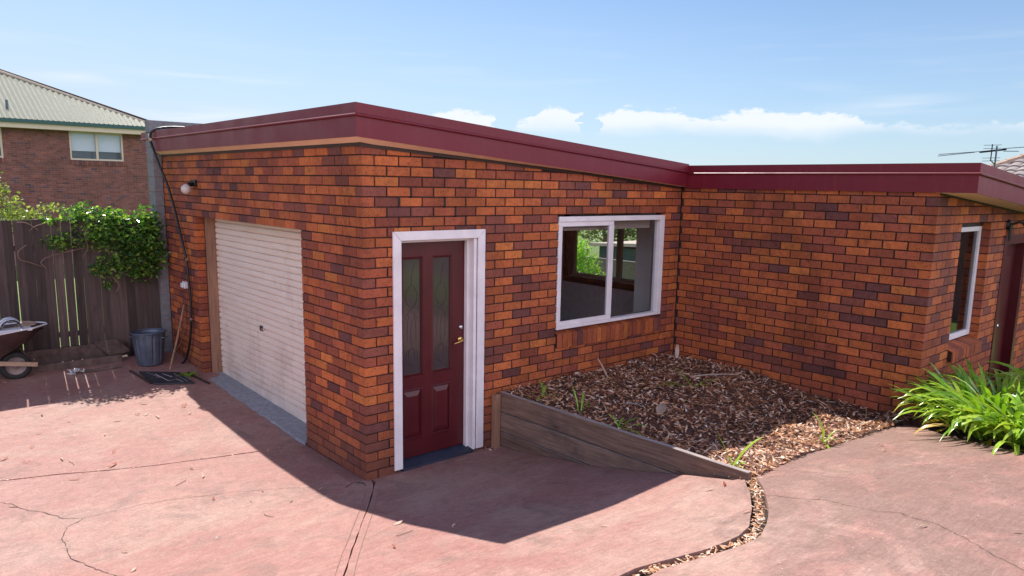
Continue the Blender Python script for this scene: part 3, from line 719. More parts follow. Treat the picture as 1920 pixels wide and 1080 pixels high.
mb.tube([(1.105, dy-.01, 1.045), (1.105, dy-.045, 1.045), (1.09, dy-.055, 1.042), (1.04, dy-.055, 1.03), (1.0, dy-.052, 1.02)], [.009, .009, .009, .007, .005], 10)
mb.build('handle', 'brass', door, smooth=True)
mb = MB(); mb.lathe((1.11, dy-.001, 1.165), [(.001, -.018), (.014, -.017), (.019, -.012), (.023, 0)], 20, 'y'); mb.build('deadlock', 'chrome', door, smooth=True)

# front window
mb = MB(); wx0, wx1, wz0, wz1 = 2.294, 4.064, 1.012, 2.214
yf = -.004
mb.box(wx0, wx1, yf, .09, wz1-.055, wz1); mb.box(wx0, wx1, yf, .09, wz0, wz0+.035)
mb.box(wx1-.075, wx1, yf, .09, wz0+.035, wz1-.055); mb.box(wx0, wx0+.03, yf+.006, .09, wz0+.035, wz1-.055)
win = mb.build('front_window', 'white_paint', house, bevel=.004)
mb = MB(); a, b = wx0+.031, 3.163
mb.box(a, b, yf+.012, .032, wz0+.036, wz0+.085); mb.box(a, b, yf+.012, .032, wz1-.105, wz1-.056)
mb.box(b-.078, b, yf+.008, .036, wz0+.086, wz1-.106); mb.box(a, a+.03, yf+.012, .032, wz0+.086, wz1-.106); mb.build('sliding_sash', 'white_paint', win, bevel=.003)
mb = MB(); mb.box(a+.03, b-.078, .012, .017, wz0+.085, wz1-.105); mb.build('pane', 'clear_glass', win)
mb = MB(); mb.box(3.163, wx1-.075, .052, .057, wz0+.034, wz1-.054); mb.build('pane', 'clear_glass', win)
mb = MB(); mb.box(4.035, 4.062, .092, .15, wz0+.03, wz1); mb.box(2.296, 2.33, .092, .15, wz0+.03, wz1); mb.box(2.3, 4.06, .092, .15, wz0-.02, wz0+.028); mb.build('reveal_lining', 'dark_timber', win)
mb = MB(); mb.box(wx0+.02, wx1-.1, .16, .22, wz1-.16, wz1-.01)
for q in range(5): mb.box(wx0+.02, wx1-.1, .145, .16, wz1-.045-.026*q, wz1-.026-.026*q)
mb.build('rolled_blind', 'rolled_blind', win)
def sill(x0, x1, y, z1, name, par, zl=.165, proj=.022, slope=.3, wd=.078):
    mb = MB(); mo = MB(); n = int(round((x1-x0)/wd)); wd = (x1-x0)/n
    for i in range(n):
        a = x0+i*wd+.004; b = x0+(i+1)*wd-.004; jj = random.uniform(-.003, .003)
        e = .004
        sec = [(y-proj+jj, z1-slope*.1-zl), (y+.10, z1-zl), (y+.10, z1), (y-proj+jj, z1-slope*.12)]
        mb.prism([(a, p, q) for p, q in sec], (b-a, 0, 0))
    mo.prism([(x0, y-proj+.01, z1-slope*.1-zl+.006), (x0, y+.11, z1-zl+.006), (x0, y+.11, z1-.006), (x0, y-proj+.01, z1-slope*.12-.006)], (x1-x0, 0, 0))
    s_ = mb.build(name, 'brick', par); mo.build(name+'_mortar', 'mortar', par); return s_
sill(2.29, 4.068, 0, 1.005, 'sill', win)
# silicone squeezed out at the brick edges
for k in range(12, 25):
    mb = MB(); mb.prism([(2.262+random.uniform(0, .008), -.0025, (k+.5)*C*1.0+.03), (2.296, -.0025, (k+.5)*C+.024), (2.296, -.0025, (k+.5)*C+.037)], (0, .004, 0)); mb.build('sealant', 'white_paint', win)
# furniture seen in the room
ch = thing('office_chair', (2.72, .75, -.02), 'black office chair standing just inside the front window', 'chair')
mb = MB(); mb.box(2.5, 2.9, .86, .92, .75, 1.28); mb.build('backrest', 'black_plastic', ch, bevel=.03)
mb = MB(); mb.box(2.48, 2.92, .45, .88, .44, .52); mb.build('seat', 'black_plastic', ch, bevel=.03)
mb = MB(); mb.tube([(2.7, .66, .05), (2.7, .66, .45)], .03); mb.tube([(2.7, .9, .46), (2.7, .94, .8)], .02)
for q in range(5): a = q*2*PI/5; mb.tube([(2.7, .66, .08), (2.7+.3*math.cos(a), .66+.3*math.sin(a), .01)], .018)
mb.build('base', 'black_plastic', ch)

# garage opening: timber post, roller door, threshold
mb = MB(); mb.box(.118, .245, 4.172, 4.225, -.05, 2.062); mb.build('door_post', 'post_timber', house, bevel=.004)
mb = MB(); mb.box(.12, .3, 1.0, 1.185, -.05, 2.062); mb.build('door_jamb', 'post_timber', house)
mb = MB(); vs = []; X = .25; prof = []
z = -.045; prof.append((X, z)); prof.append((X-.012, z)); prof.append((X-.012, z+.13)); z += .135
pitch = .0735
while z < 2.10:
    for t, d in ((0, -.002), (.06, .013), (.14, .021), (.5, .023), (.86, .021), (.94, .013)): prof.append((X-d+.004, z+t*pitch))
    z += pitch
ya, yb = 1.05, 4.172
ny = 8
for i in range(ny+1):
    y = ya+(yb-ya)*i/ny
    for x_, z_ in prof: vs.append((x_+random.uniform(-.0015, .0015), y, z_))
n = len(prof)
fs = [(i*n+j, i*n+j+1, (i+1)*n+j+1, (i+1)*n+j) for i in range(ny) for j in range(n-1)]
mb.add(vs, fs); rd = mb.build('roller_door', 'roller_steel', house, label='cream ribbed roller door, closed')
mb = MB(); mb.box(.215, .232, 2.72, 2.82, .80, .865, mi=0); mb.box(.210, .2155, 2.745, 2.795, .815, .85); mb.build('handle', 'chrome', rd, bevel=.003)
mb = MB(); mb.box(.20, .216, 2.735, 2.765, .838, .856); mb.build('lock', 'black_plastic', rd)
mb = MB(); mb.box(.3, .6, 1.0, 4.25, 1.95, 2.4); mb.box(.62, .63, 1.0, 5.2, -.1, 2.6); mb.build('door_drum', 'dark_timber', rd)
def tz(y): return -.058+(y-1.19)/3.03*.075
mb = MB(); vs = []
for i in range(41):
    y = 1.19+3.03*i/40; vs += [(-.012+random.uniform(-.012, .012), y, tz(y)), (.26, y, tz(y)+.004), (-.014, y, tz(y)-.12)]
mb.add(vs, [(3*i, 3*i+1, 3*i+4, 3*i+3) for i in range(40)]+[(3*i+2, 3*i, 3*i+3, 3*i+5) for i in range(40)])
mb.build('garage_threshold', 'grey_concrete', house)
# wall light
wl = MB(); wl.box(-.03, 0, 4.06, 4.24, 2.44, 2.52); wl.tube([(-.02, 4.15, 2.47), (-.08, 4.13, 2.46), (-.10, 4.12, 2.44)], .028, 10)
wlo = wl.build('wall_light', 'black_plastic', house, bevel=.005)
mb = MB(); mb.lathe((-.12, 4.105, 2.405), [(.001, -.06), (.03, -.055), (.055, -.03), (.062, 0), (.055, .03), (.03, .052), (.02, .06)], 18); mb.build('globe', 'globe', wlo, smooth=True)
mb = MB(); mb.box(-.05, 0, 4.62, 4.72, 1.10, 1.19); mb.box(-.075, -.05, 4.635, 4.705, 1.115, 1.175); mb.build('power_outlet', 'white_plastic', house, bevel=.008)
# side window and door of the wing
mb = MB(); y = -L2; wx0, wx1, wz0, wz1 = L1+.70, L1+1.36, 1.0, 2.19
wx1 = L1+1.575; yy = y+.085
mb.box(wx0-.01, wx1, yy, yy+.06, wz1-.05, wz1); mb.box(wx0-.01, wx1, yy, yy+.06, wz0, wz0+.06); mb.box(wx1-.05, wx1, yy, yy+.06, wz0+.06, wz1-.05); mb.box(wx0-.01, wx0+.04, yy, yy+.06, wz0+.06, wz1-.05)
w2 = mb.build('side_window', 'white_paint', house, bevel=.004)
mb = MB(); mb.box(wx0+.03, wx1-.05, yy+.025, yy+.03, wz0+.05, wz1-.04); mb.build('pane', 'tinted_glass', w2)
mb = MB()
for q in range(9): mb.tube([(wx1-.32+.035*q, yy+.12+.02*(q % 2), wz0), (wx1-.32+.035*q, yy+.12+.02*(q % 2), wz1)], .02, 6)
mb.build('curtain', 'curtain', w2)
mb = MB(); mb.box(wx0, wx1, yy-.005, yy+.05, wz1+.004, wz1+.045); mb.build('head_flashing', 'black_plastic', w2)
sill(L1+.69, L1+1.58, -L2+.0, .985, 'sill', w2, zl=.12, proj=.05, slope=.4)
mb = MB(); x0, x1 = L1+2.10, L1+2.98
mb.box(x0, x0+.09, y-.01, y+.12, 0, 2.08); mb.box(x1-.09, x1, y-.01, y+.12, 0, 2.08); mb.box(x0+.09, x1-.09, y-.01, y+.12, 1.97, 2.08)
mb.build('side_door_frame', 'maroon_paint', house, bevel=.004)
mb = MB(); mb.box(x0+.09, x1-.09, y+.085, y+.12, .05, 1.97); mb.box(x0+.2, x1-.2, y+.078, y+.086, .4, 1.0); mb.box(x0+.2, x1-.2, y+.078, y+.086, 1.15, 1.8)
sd = mb.build('side_door', 'maroon_paint', house, bevel=.003)
mb = MB(); mb.lathe((x0+.17, y+.03, 1.02), [(.001, -.03), (.022, -.025), (.028, -.005), (.012, .012), (.01, .055)], 14, 'y'); mb.build('door_knob', 'chrome', sd, smooth=True)
# spotlight by the side door
mb = MB(); lx, lz = L1+2.14, 2.20
mb.lathe((lx, y-.002, lz), [(.001, -.03), (.05, -.028), (.06, 0)], 16, 'y'); mb.tube([(lx, y-.03, lz), (lx+.03, y-.10, lz+.03), (lx+.09, y-.16, lz+.02)], .014)
mb.tube([(lx+.07, y-.15, lz+.03), (lx+.13, y-.19, lz-.01), (lx+.20, y-.235, lz-.06)], [.035, .05, .06], 12)
mb.tube([(lx-.01, y-.03, lz), (lx-.02, y-.035, lz-.19)], [.02, .004], 6); mb.tube([(lx+.02, y-.03, lz), (lx+.02, y-.035, lz-.18)], [.02, .004], 6)
s2 = mb.build('spotlight', 'black_plastic', house)
mb = MB(); mb.tube([(lx+.20, y-.235, lz-.06), (lx+.225, y-.25, lz-.08)], [.055, .05], 12); mb.build('bulb', 'globe', s2)

# ------------------------------------------------------------------ block boundary wall
bw = thing('block_wall', (0, 5.5, 0), 'grey concrete block boundary wall standing up behind the maroon garage roof', 'wall')
mb = MB(); H = .198; Lb = .398
for k in range(-5, 17):
    z0 = k*H-.02; z1 = z0+H-.008
    s = -.115 - (0 if k % 2 else .2)
    first = True
    while s < 5.9:
        a = max(s, -.115); b = min(s+Lb-.008, 5.9)
        if b-a > .03: mb.box(a, b, 5.54+random.uniform(-.001, .001), 5.73, z0, min(z1, 3.31))
        s += Lb
# short return beside the garage corner
for k in range(-2, 15): mb.box(-.115, -.002, 5.44, 5.538, k*H-.02, k*H-.02+H-.008)
mb.build('blocks', 'block', bw, bevel=.004)
mb = MB(); mb.box(-.110, 5.89, 5.545, 5.725, -1., 3.29); mb.box(-.110, -.006, 5.446, 5.545, -1, 2.86); mb.build('mortar', 'mortar_pale', bw)

# ------------------------------------------------------------------ paling fence on the left
fe = thing('paling_fence', (-2, 5.52, .1), 'tall dark weathered paling fence with sunlight in the gaps, behind the wheelbarrow and bin', 'fence')
mb = MB(); x = -.12; i = 0
while x > -7.5:
    wd = random.uniform(.095, .105); gap = random.choice([.001, .001, .002, .010, .004]); lean = random.uniform(-.004, .004)
    zt = 1.985+random.uniform(-.006, .006) + .0; y0 = 5.52+random.uniform(-.002, .002)
    a, b = x-wd, x; zb = .12
    vs = [(a, y0, zb), (b, y0, zb), (b, y0+.016, zb), (a, y0+.016, zb), (a+lean, y0, zt), (b+lean*.3, y0, zt), (b+lean*.3, y0+.016, zt), (a+lean, y0+.016, zt)]
    mb.add(vs, [(0,3,2,1), (4,5,6,7), (0,1,5,4), (1,2,6,5), (2,3,7,6), (3,0,4,7)])
    x -= wd+gap; i += 1
mb.build('palings', 'paling', fe)
for z_ in (.45, 1.6):
    mb = MB(); mb.box(-7.5, -.12, 5.54, 5.58, z_, z_+.07); mb.build('rail', 'paling', fe)
for x_ in (-.5, -2.9, -5.3):
    mb = MB(); mb.box(x_-.05, x_+.05, 5.585, 5.68, -.8, 1.95); mb.build('post', 'paling', fe)

# sleepers at the foot of the fence
mb = MB(); mb.box(-2.9, -.72, 5.16, 5.22, .07, .20); mb.build('edging_sleeper', 'old_timber', base=(-1.8, 5.19, .07), bevel=.006, label='dark timber garden sleeper lying in front of the paling fence', category='sleeper')
mb = MB(); mb.box(-2.6, -.62, 5.44, 5.50, .13, .33); mb.build('edging_board', 'old_timber', base=(-1.6, 5.47, .13), bevel=.006, label='grey old timber board leaning along the foot of the paling fence', category='board')
mb = MB(); mb.prism([(-.86, 5.20, .205), (-.60, 5.28, .205), (-.72, 5.44, .34), (-.98, 5.42, .34)], (0, 0, .03)); mb.build('scrap_board', 'old_timber', base=(-.8, 5.3, .2), label='short grey board lying tilted behind the sleeper near the bin', category='board')
mb = MB(); mb.tube([(-1.35, 4.94, .105), (-1.1, 4.90, .10), (-.80, 4.93, .10)], .022, 7); mb.build('timber_offcut', 'old_timber', base=(-1.05, 4.92, .09), label='dark timber offcut lying on the concrete in front of the sleeper', category='wood')
mb = MB()
for q in range(18):
    c = Vector((-1.32+random.gauss(0, .05), 4.90+random.gauss(0, .03), .10+random.uniform(0, .05)))
    mb.add([c+Vector((random.gauss(0, .04), random.gauss(0, .03), random.gauss(0, .02))) for _ in range(4)], [(0, 1, 2, 3)])
mb.build('crumpled_paper', 'paper', base=(-1.3, 4.9, .09), label='crumpled pale scrap lying beside the timber offcut by the fence', category='litter')

# ------------------------------------------------------------------ metal bin
bx, by, bz = -.44, 4.93, gz(-.44, 4.93)
bn = thing('rubbish_bin', (bx, by, bz), 'small ribbed blue grey metal bin without lid, in the shaded corner by the fence', 'bin')
mb = MB(); seg = 60; prof = [(.150, .0), (.155, .01), (.170, .10), (.196, .36), (.204, .43)]; vs = []; fs = []
for r, h in prof:
    for j in range(seg):
        a = 2*PI*j/seg; rr = r-(.011 if (j % 5 == 0 and .01 < h < .42) else 0); vs.append((bx+rr*math.cos(a), by+rr*math.sin(a), bz+h))
for i in range(len(prof)-1):
    for j in range(seg): fs.append((i*seg+j, i*seg+(j+1) % seg, (i+1)*seg+(j+1) % seg, (i+1)*seg+j))
mb.add(vs, fs); mb.lathe((bx, by, bz), [(.200, .43), (.19, .40), (.15, .02), (.0, .02)], 40); mb.build('body', 'galvanised', bn)
mb = MB(); mb.tube([(bx+.206*math.cos(a), by+.206*math.sin(a), bz+.435) for a in np.linspace(0, 2*PI, 41)], .011, 8, caps=False); mb.build('rim', 'galvanised', bn, smooth=True)
for s_ in (-1, 1):
    d = Vector((.72*s_, -.69*s_, 0)); p = Vector((bx, by, bz+.37))+d*.2; q = Vector((d.y, -d.x, 0))
    mb = MB(); mb.tube([p+q*.05, p+q*.05+d*.035, p-q*.05+d*.035, p-q*.05], .006, 6); mb.build('handle', 'galvanised', bn)

# ------------------------------------------------------------------ wheelbarrow
wx, wy = -1.93, 4.95; wz = gz(wx, wy)
wb = thing('wheelbarrow', (wx, wy, wz), 'rusty steel wheelbarrow with timber handles and blue lining, parked by the paling fence', 'wheelbarrow')
mb = MB(); X0 = -2.75; X1 = -1.56
ZT = wz+.62; cy = wy+.12
topr = [(X0, cy-.30), (X0+.08, cy-.33), (-2.1, cy-.34), (-1.72, cy-.25), (X1, cy-.05), (X1, cy+.05), (-1.72, cy+.25), (-2.1, cy+.34), (X0+.08, cy+.33), (X0, cy+.30)]
midr = [(X0+.10, cy-.25), (X0+.16, cy-.27), (-2.14, cy-.29), (-1.86, cy-.21), (-1.78, cy-.05), (-1.78, cy+.05), (-1.86, cy+.21), (-2.14, cy+.29), (X0+.16, cy+.27), (X0+.1, cy+.25)]
botr = [(X0+.22, cy-.16), (X0+.26, cy-.18), (-2.2, cy-.18), (-2.06, cy-.14), (-2.02, cy-.04), (-2.02, cy+.04), (-2.06, cy+.14), (-2.2, cy+.18), (X0+.26, cy+.18), (X0+.22, cy+.16)]
n = 10; vs = [(p[0], p[1], ZT+(.03 if p[0] > -1.8 else 0)) for p in topr]+[(p[0], p[1], ZT-.17) for p in midr]+[(p[0], p[1], ZT-.31) for p in botr]
fs = [(r_*n+j, (r_+1)*n+j, (r_+1)*n+(j+1) % n, r_*n+(j+1) % n) for r_ in range(2) for j in range(n)]+[tuple(range(2*n, 3*n))]
mb.add(vs, fs); mb.build('tray', 'barrow_steel', wb, smooth=True)
mb = MB(); ringp = [Vector((p[0], p[1], ZT+(.03 if p[0] > -1.8 else 0))) for p in topr]; mb.tube(ringp+[ringp[0]], .010, 7, caps=False); mb.build('rim', 'white_plastic', wb)
mb = MB(); vs = [(p[0]+(-.03 if p[0] > -2 else .03), cy+(p[1]-cy)*.88, ZT-.03+random.uniform(-.01, .012)) for p in topr]; vs.append((-2.0, cy, ZT-.05)); mb.add(vs, [(j, (j+1) % n, n) for j in range(n)]); mb.build('lining', 'blue_tarp', wb)
wc = (wx+.02, cy-.02, wz+.17)
mb = MB(); mb.lathe(wc, [(.105, -.03), (.14, -.042), (.168, -.03), (.176, 0), (.168, .03), (.14, .042), (.105, .03)], 32, 'y'); wh = mb.build('wheel', 'rubber', wb, smooth=True)
mb = MB(); mb.lathe(wc, [(.107, -.034), (.098, -.03), (.09, -.012), (.03, -.016), (.022, -.04), (.001, -.04)], 28, 'y'); mb.lathe(wc, [(.107, .034), (.09, .02), (.001, .02)], 28, 'y'); mb.build('rim', 'barrow_rim', wh, smooth=True)
for s_ in (-1, 1):
    mb = MB(); a = Vector((-1.70, cy+s_*.10, wz+.17)); b = Vector((-3.0, cy+s_*.28, wz+.42)); d = (b-a); ux = d.normalized(); uy = Vector((0, 0, 1)).cross(ux).normalized(); uz = ux.cross(uy)
    cs = [uy*.018+uz*.026, -uy*.018+uz*.026, -uy*.018-uz*.026, uy*.018-uz*.026]
    vs = [a+c_ for c_ in cs]+[b+c_ for c_ in cs]; mb.add(vs, [(0,1,2,3), (7,6,5,4), (0,4,5,1), (1,5,6,2), (2,6,7,3), (3,7,4,0)]); mb.build('handle', 'pine_handle', wb, bevel=.003)
    mb = MB(); mb.tube([(-1.72, cy+s_*.09, wz+.19), (-1.84, cy+s_*.12, wz+.36), (-1.86, cy+s_*.15, ZT-.22)], .012, 6); mb.build('brace', 'barrow_steel', wb)
    mb = MB(); mb.tube([(-2.55, cy+s_*.2, wz+.33), (-2.6, cy+s_*.22, wz+.0), (-2.4, cy+s_*.22, wz+.0), (-2.35, cy+s_*.2, wz+.3)], .012, 6); mb.build('leg', 'barrow_steel', wb)
# white plastic tub and scraps lying in the tray
mb = MB(); tb = (-2.16, cy-.06, ZT-.02)
mb.lathe((tb[0]+.02, tb[1], tb[2]+.03), [(.115, -.16), (.12, -.15), (.12, -.05), (.105, -.04), (.105, -.02), (.12, -.01), (.12, .05), (.11, .06), (.09, .055), (.09, -.15)], 28, 'y')
mb.box(tb[0]-.12, tb[0]+.22, tb[1]-.2, tb[1]-.02, tb[2]+.005, tb[2]+.03)
for i_ in range(len(mb.v)): mb.v[i_] = (mb.v[i_][0]+.20, mb.v[i_][1], mb.v[i_][2]+.02)
mb.build('plastic_tub', 'white_plastic', base=tb, smooth=False, label='white plastic tub lying on its side in the wheelbarrow', category='tub')
mb = MB(); mb.prism([(-1.95, cy-.14, ZT+.0), (-1.68, cy-.10, ZT+.045), (-1.66, cy+.02, ZT+.05), (-1.8, cy+.06, ZT+.065)], (0, 0, .012)); mb.build('wood_scrap', 'pine_handle', base=(-1.8, cy, ZT), label='brown wood scrap lying at the nose of the wheelbarrow tray', category='wood')

# broom stick and cane against the garage wall
mb = MB(); mb.tube([(-.30, 4.58, gz(-.3, 4.58)), (-.16, 4.66, .45), (-.03, 4.74, .87)], [.013, .014, .012], 8); mb.build('stick', 'post_timber', base=(-.3, 4.58, .04), label='grey brown wooden stick leaning on the garage brick wall', category='stick')
mb = MB(); mb.tube([(-.24, 4.60, .25), (-.13, 4.66, .36), (-.05, 4.70, .55), (-.02, 4.74, .85)], .004, 5); mb.build('cane', 'stem', base=(-.24, 4.6, .25), label='thin bent cane beside the wooden stick on the garage wall', category='stick')
# hose from the roof down the wall
hp = [(.5, 4.9, 3.19), (.2, 5.25, 3.22), (-.02, 5.32, 3.20), (-.13, 5.36, 3.15), (-.145, 5.40, 3.05), (-.15, 5.30, 2.95), (-.12, 5.17, 2.72), (-.07, 5.0, 2.42), (-.05, 4.82, 2.1), (-.05, 4.66, 1.82), (-.045, 4.50, 1.5), (-.04, 4.46, 1.2), (-.035, 4.44, .95), (-.04, 4.45, .72), (-.05, 4.52, .4), (-.06, 4.68, .15), (-.10, 4.78, .05)]
def catmull(P, n=5):
    P = [Vector(p) for p in P]; out = []
    for i in range(len(P)-1):
        p0, p1, p2, p3 = P[max(0, i-1)], P[i], P[i+1], P[min(len(P)-1, i+2)]
        for k in range(n):
            t = k/n; out.append(.5*((2*p1)+(p2-p0)*t+(2*p0-5*p1+4*p2-p3)*t*t+(3*p1-p0-3*p2+p3)*t**3))
    out.append(P[-1]); return out
hs = thing('hose', (-.05, 4.5, 0), 'black hose hanging from the maroon roof edge down the garage wall', 'hose')
mb = MB(); mb.tube(catmull(hp), .016, 8); mb.build('pipe', 'black_plastic', hs, smooth=True)
mb = MB(); mb.tube([(-.145, 5.47, 3.12), (-.155, 5.40, 3.06), (-.16, 5.36, 3.03)], .008, 6); mb.tube([(-.135, 5.36, 3.03), (-.165, 5.38, 3.05)], .022, 8); mb.build('tie', 'ridge_tile', hs)
for z_, y_ in ((1.5, 4.5), (.72, 4.45)):
    mb = MB(); mb.tube([(-.045, y_-.02, z_), (-.045, y_+.05, z_)], .019, 8); mb.box(-.06, -.0, y_+.02, y_+.045, z_-.02, z_-.01); mb.build('clip', 'chrome', hs)

# old drain cover with chalk marks
mt = thing('drain_cover', (-.45, 4.24, .03), 'dark square drain cover with chalk marks beside the garage wall', 'drain cover')
q = [(-.66, 4.62), (-.64, 4.04), (-.22, 3.84), (-.24, 4.36)]
mb = MB(); mb.prism([(x_, y_, gz(x_, y_)+.004) for x_, y_ in q], (0, 0, .018)); mb.build('plate', 'barrel_grate', mt, bevel=.004)
def lerpq(u, v): a = Vector(q[0]).lerp(Vector(q[3]), u); b = Vector(q[1]).lerp(Vector(q[2]), u); return a.lerp(b, v)
mb = MB()
for (u0_, v0_, u1_, v1_, wd) in [(.30, .25, .42, .85, .010), (.22, .55, .40, .5, .006), (.42, .8, .55, .78, .008), (.5, .2, .62, .5, .008), (.58, .45, .66, .45, .006), (.56, .7, .72, .72, .006), (.66, .65, .72, .95, .006), (.78, .2, .86, .9, .004), (.95, .3, .99, .8, .004), (.15, .1, .3, .5, .004)]:
    a = lerpq(u0_, v0_); b = lerpq(u1_, v1_); t = (b-a).normalized(); nn = Vector((-t.y, t.x))*wd/2; z_ = gz(a.x, a.y)+.0255
    mb.add([(a.x-nn.x, a.y-nn.y, z_), (b.x-nn.x, b.y-nn.y, gz(b.x, b.y)+.0255), (b.x+nn.x, b.y+nn.y, gz(b.x, b.y)+.0255), (a.x+nn.x, a.y+nn.y, z_)], [(0, 1, 2, 3)])
mb.build('chalk_mark', 'white_plastic', mt)
mb = MB()
for p_ in [[(-.74, 4.72), (-.70, 4.45), (-.66, 4.1)], [(-.16, 4.3), (-.12, 4.0), (-.08, 3.75)]]:
    mb = MB(); mb.tube([(a, b, gz(a, b)+.010) for a, b in p_], .016, 6); mb.build('edge_debris', 'soil', mt)

# ------------------------------------------------------------------ raised garden bed
rw = thing('retaining_wall', (1.5, -1.4, 0), 'weathered timber sleeper retaining wall along the mulch bed beside the entry door', 'retaining wall')
def board(z0, z1, yend, name, rn=.5):
    mb = MB(); ys_ = [-.04 + (yend+.04)*i/12 for i in range(13)]
    vs = []
    for i, y_ in enumerate(ys_):
        t = i/12; x_ = 1.478+.075*((-y_)/2.8); wv = random.uniform(-.002, .002); zz = random.uniform(-.002, .002)
        vs += [(x_+wv, y_, z0), (x_+.048+wv, y_, z0), (x_+.048+wv, y_, z1+zz), (x_+wv, y_, z1+zz)]
    fs = [(4*i+j, 4*i+4+j, 4*i+4+(j+1) % 4, 4*i+(j+1) % 4) for i in range(12) for j in range(4)]+[(0, 1, 2, 3), (51, 50, 49, 48)]
    mb.add(vs, fs, rn)
    for i, f in enumerate(mb.f):
        a, b, c = [Vector(mb.v[k]) for k in f[:3]]
        if abs((b-a).cross(c-a).normalized().z) > .9 and a.z > z1-.02: mb.m[i] = 1
    return mb.build(name, ['sleeper_timber', 'sleeper_top'], rw, bevel=.004)
board(.292, .488, -2.79, 'board', .55); board(.088, .280, -2.45, 'board', .85); board(-.12, .076, -1.75, 'board', .15)
mb = MB(); mb.box(1.402, 1.472, -.075, -.01, -.12, .468); mb.build('post', 'post_timber', rw, bevel=.004)

def mz(x, y):
    t = min(1, max(0, (-y-1.1)/1.6)); t = t*t*(3-2*t)
    z = (.462)*(1-t)+t*(gz(x, y)+.012)
    z += .11*math.exp(-(4.373-x)/.13)*t + .02*math.exp(y/.3)
    z += .012*math.sin(5.1*x+1.3)*math.cos(4.3*y)+.008*math.sin(11*x+7*y)
    return z
mb = MB(); xs_ = np.arange(1.54, 4.38, .07); ys_ = np.arange(-2.98, .0, .07)
def bed_ok(x, y):
    lim = float(np.interp(x, [1.5, 1.6, 1.72, 2.46, 3.33, 4.0, 4.4], [-2.70, -2.74, -2.76, -2.70, -2.75, -2.78, -2.86])); return y > lim
V_ = {}; vs = []
for i, x_ in enumerate(xs_):
    for j, y_ in enumerate(ys_):
        V_[(i, j)] = len(vs); zz = mz(x_, y_)
        if not bed_ok(x_, y_): zz = gz(x_, y_)-.03
        vs.append((x_, y_, zz+random.uniform(-.006, .006)))
mb.add(vs, [(V_[i, j], V_[i+1, j], V_[i+1, j+1], V_[i, j+1]) for i in range(len(xs_)-1) for j in range(len(ys_)-1)], .05, 0)
def chip(mb, c, L, W, rnd, tilt=.3, mi=1, curl=.0):
    a = random.uniform(0, 2*PI); d = Vector((math.cos(a), math.sin(a), random.gauss(0, tilt))).normalized()
    s_ = Vector((-math.sin(a), math.cos(a), random.gauss(0, tilt*1.6))).normalized()
    u = d.cross(s_)
    p = [c-d*L/2, c-d*L*.1+s_*W/2+u*curl*L, c+d*L/2, c+d*L*.1-s_*W/2+u*curl*L]
    mb.add(p, [(0, 1, 2, 3)] if not curl else [(0, 1, 3), (1, 2, 3)], rnd, mi)
nchip = 0
while nchip < 16000:
    x_ = random.uniform(1.555, 4.362); y_ = random.uniform(-2.86, -.01)
    if not bed_ok(x_, y_+.03): continue
    L_ = random.uniform(.032, .088) if random.random() < .88 else random.uniform(.08, .15)
    big_ = math.sin(3.7*x_+2*math.sin(2.9*y_))*math.cos(4.4*y_-1.7*x_)*.35+1; L_ *= big_
    chip(mb, Vector((x_, y_, mz(x_, y_)+random.uniform(.0, .020))), L_, random.uniform(.009, .026), random.random()**1.95, .30, 1, random.choice((0, 0, .06, -.06)))
    nchip += 1
mb.build('bark_mulch', ['mulch_base', 'mulch_chip'], kind='stuff', label='brown bark chips and leaf mulch filling the raised garden bed', category='mulch')
# leaf litter in the gap between the slabs
mb = MB(); mid = [((a[0]+b[0])/2, (a[1]+b[1])/2) for a, b in zip(GL[:11], GR[:11])]
for q in range(620):
    i = random.randrange(len(mid)-1); t = random.random(); a = Vector(mid[i]).lerp(Vector(mid[i+1]), t); a += Vector((random.gauss(0, .022), random.gauss(0, .022)))
    chip(mb, Vector((a.x, a.y, gz(a.x, a.y)-.028+random.uniform(0, .03))), random.uniform(.02, .06), random.uniform(.006, .016), random.uniform(.2, 1), .25, 0)
for q in range(260):   # along the joint, the wall foot and the fence foot
    if q < 90: i = random.randrange(3, len(JA)-1); a = Vector(JA[i-1]).lerp(Vector(JA[i]), random.random())+Vector((random.gauss(0, .012), random.gauss(0, .012)))
    elif q < 130: a = Vector((random.uniform(1.33, 1.46), random.uniform(-.1, -.01)))
    else: a = Vector((random.uniform(-2.6, -.2), 5.0+random.gauss(0, .08)))
    chip(mb, Vector((a.x, a.y, gz(a.x, a.y)+random.uniform(-.01, .008))), random.uniform(.015, .05), random.uniform(.004, .012), random.uniform(.2, 1), .25, 0)
mb.build('leaf_litter', 'mulch_chip', kind='stuff', label='dry leaf litter caught in the gaps between the concrete slabs', category='leaf litter')

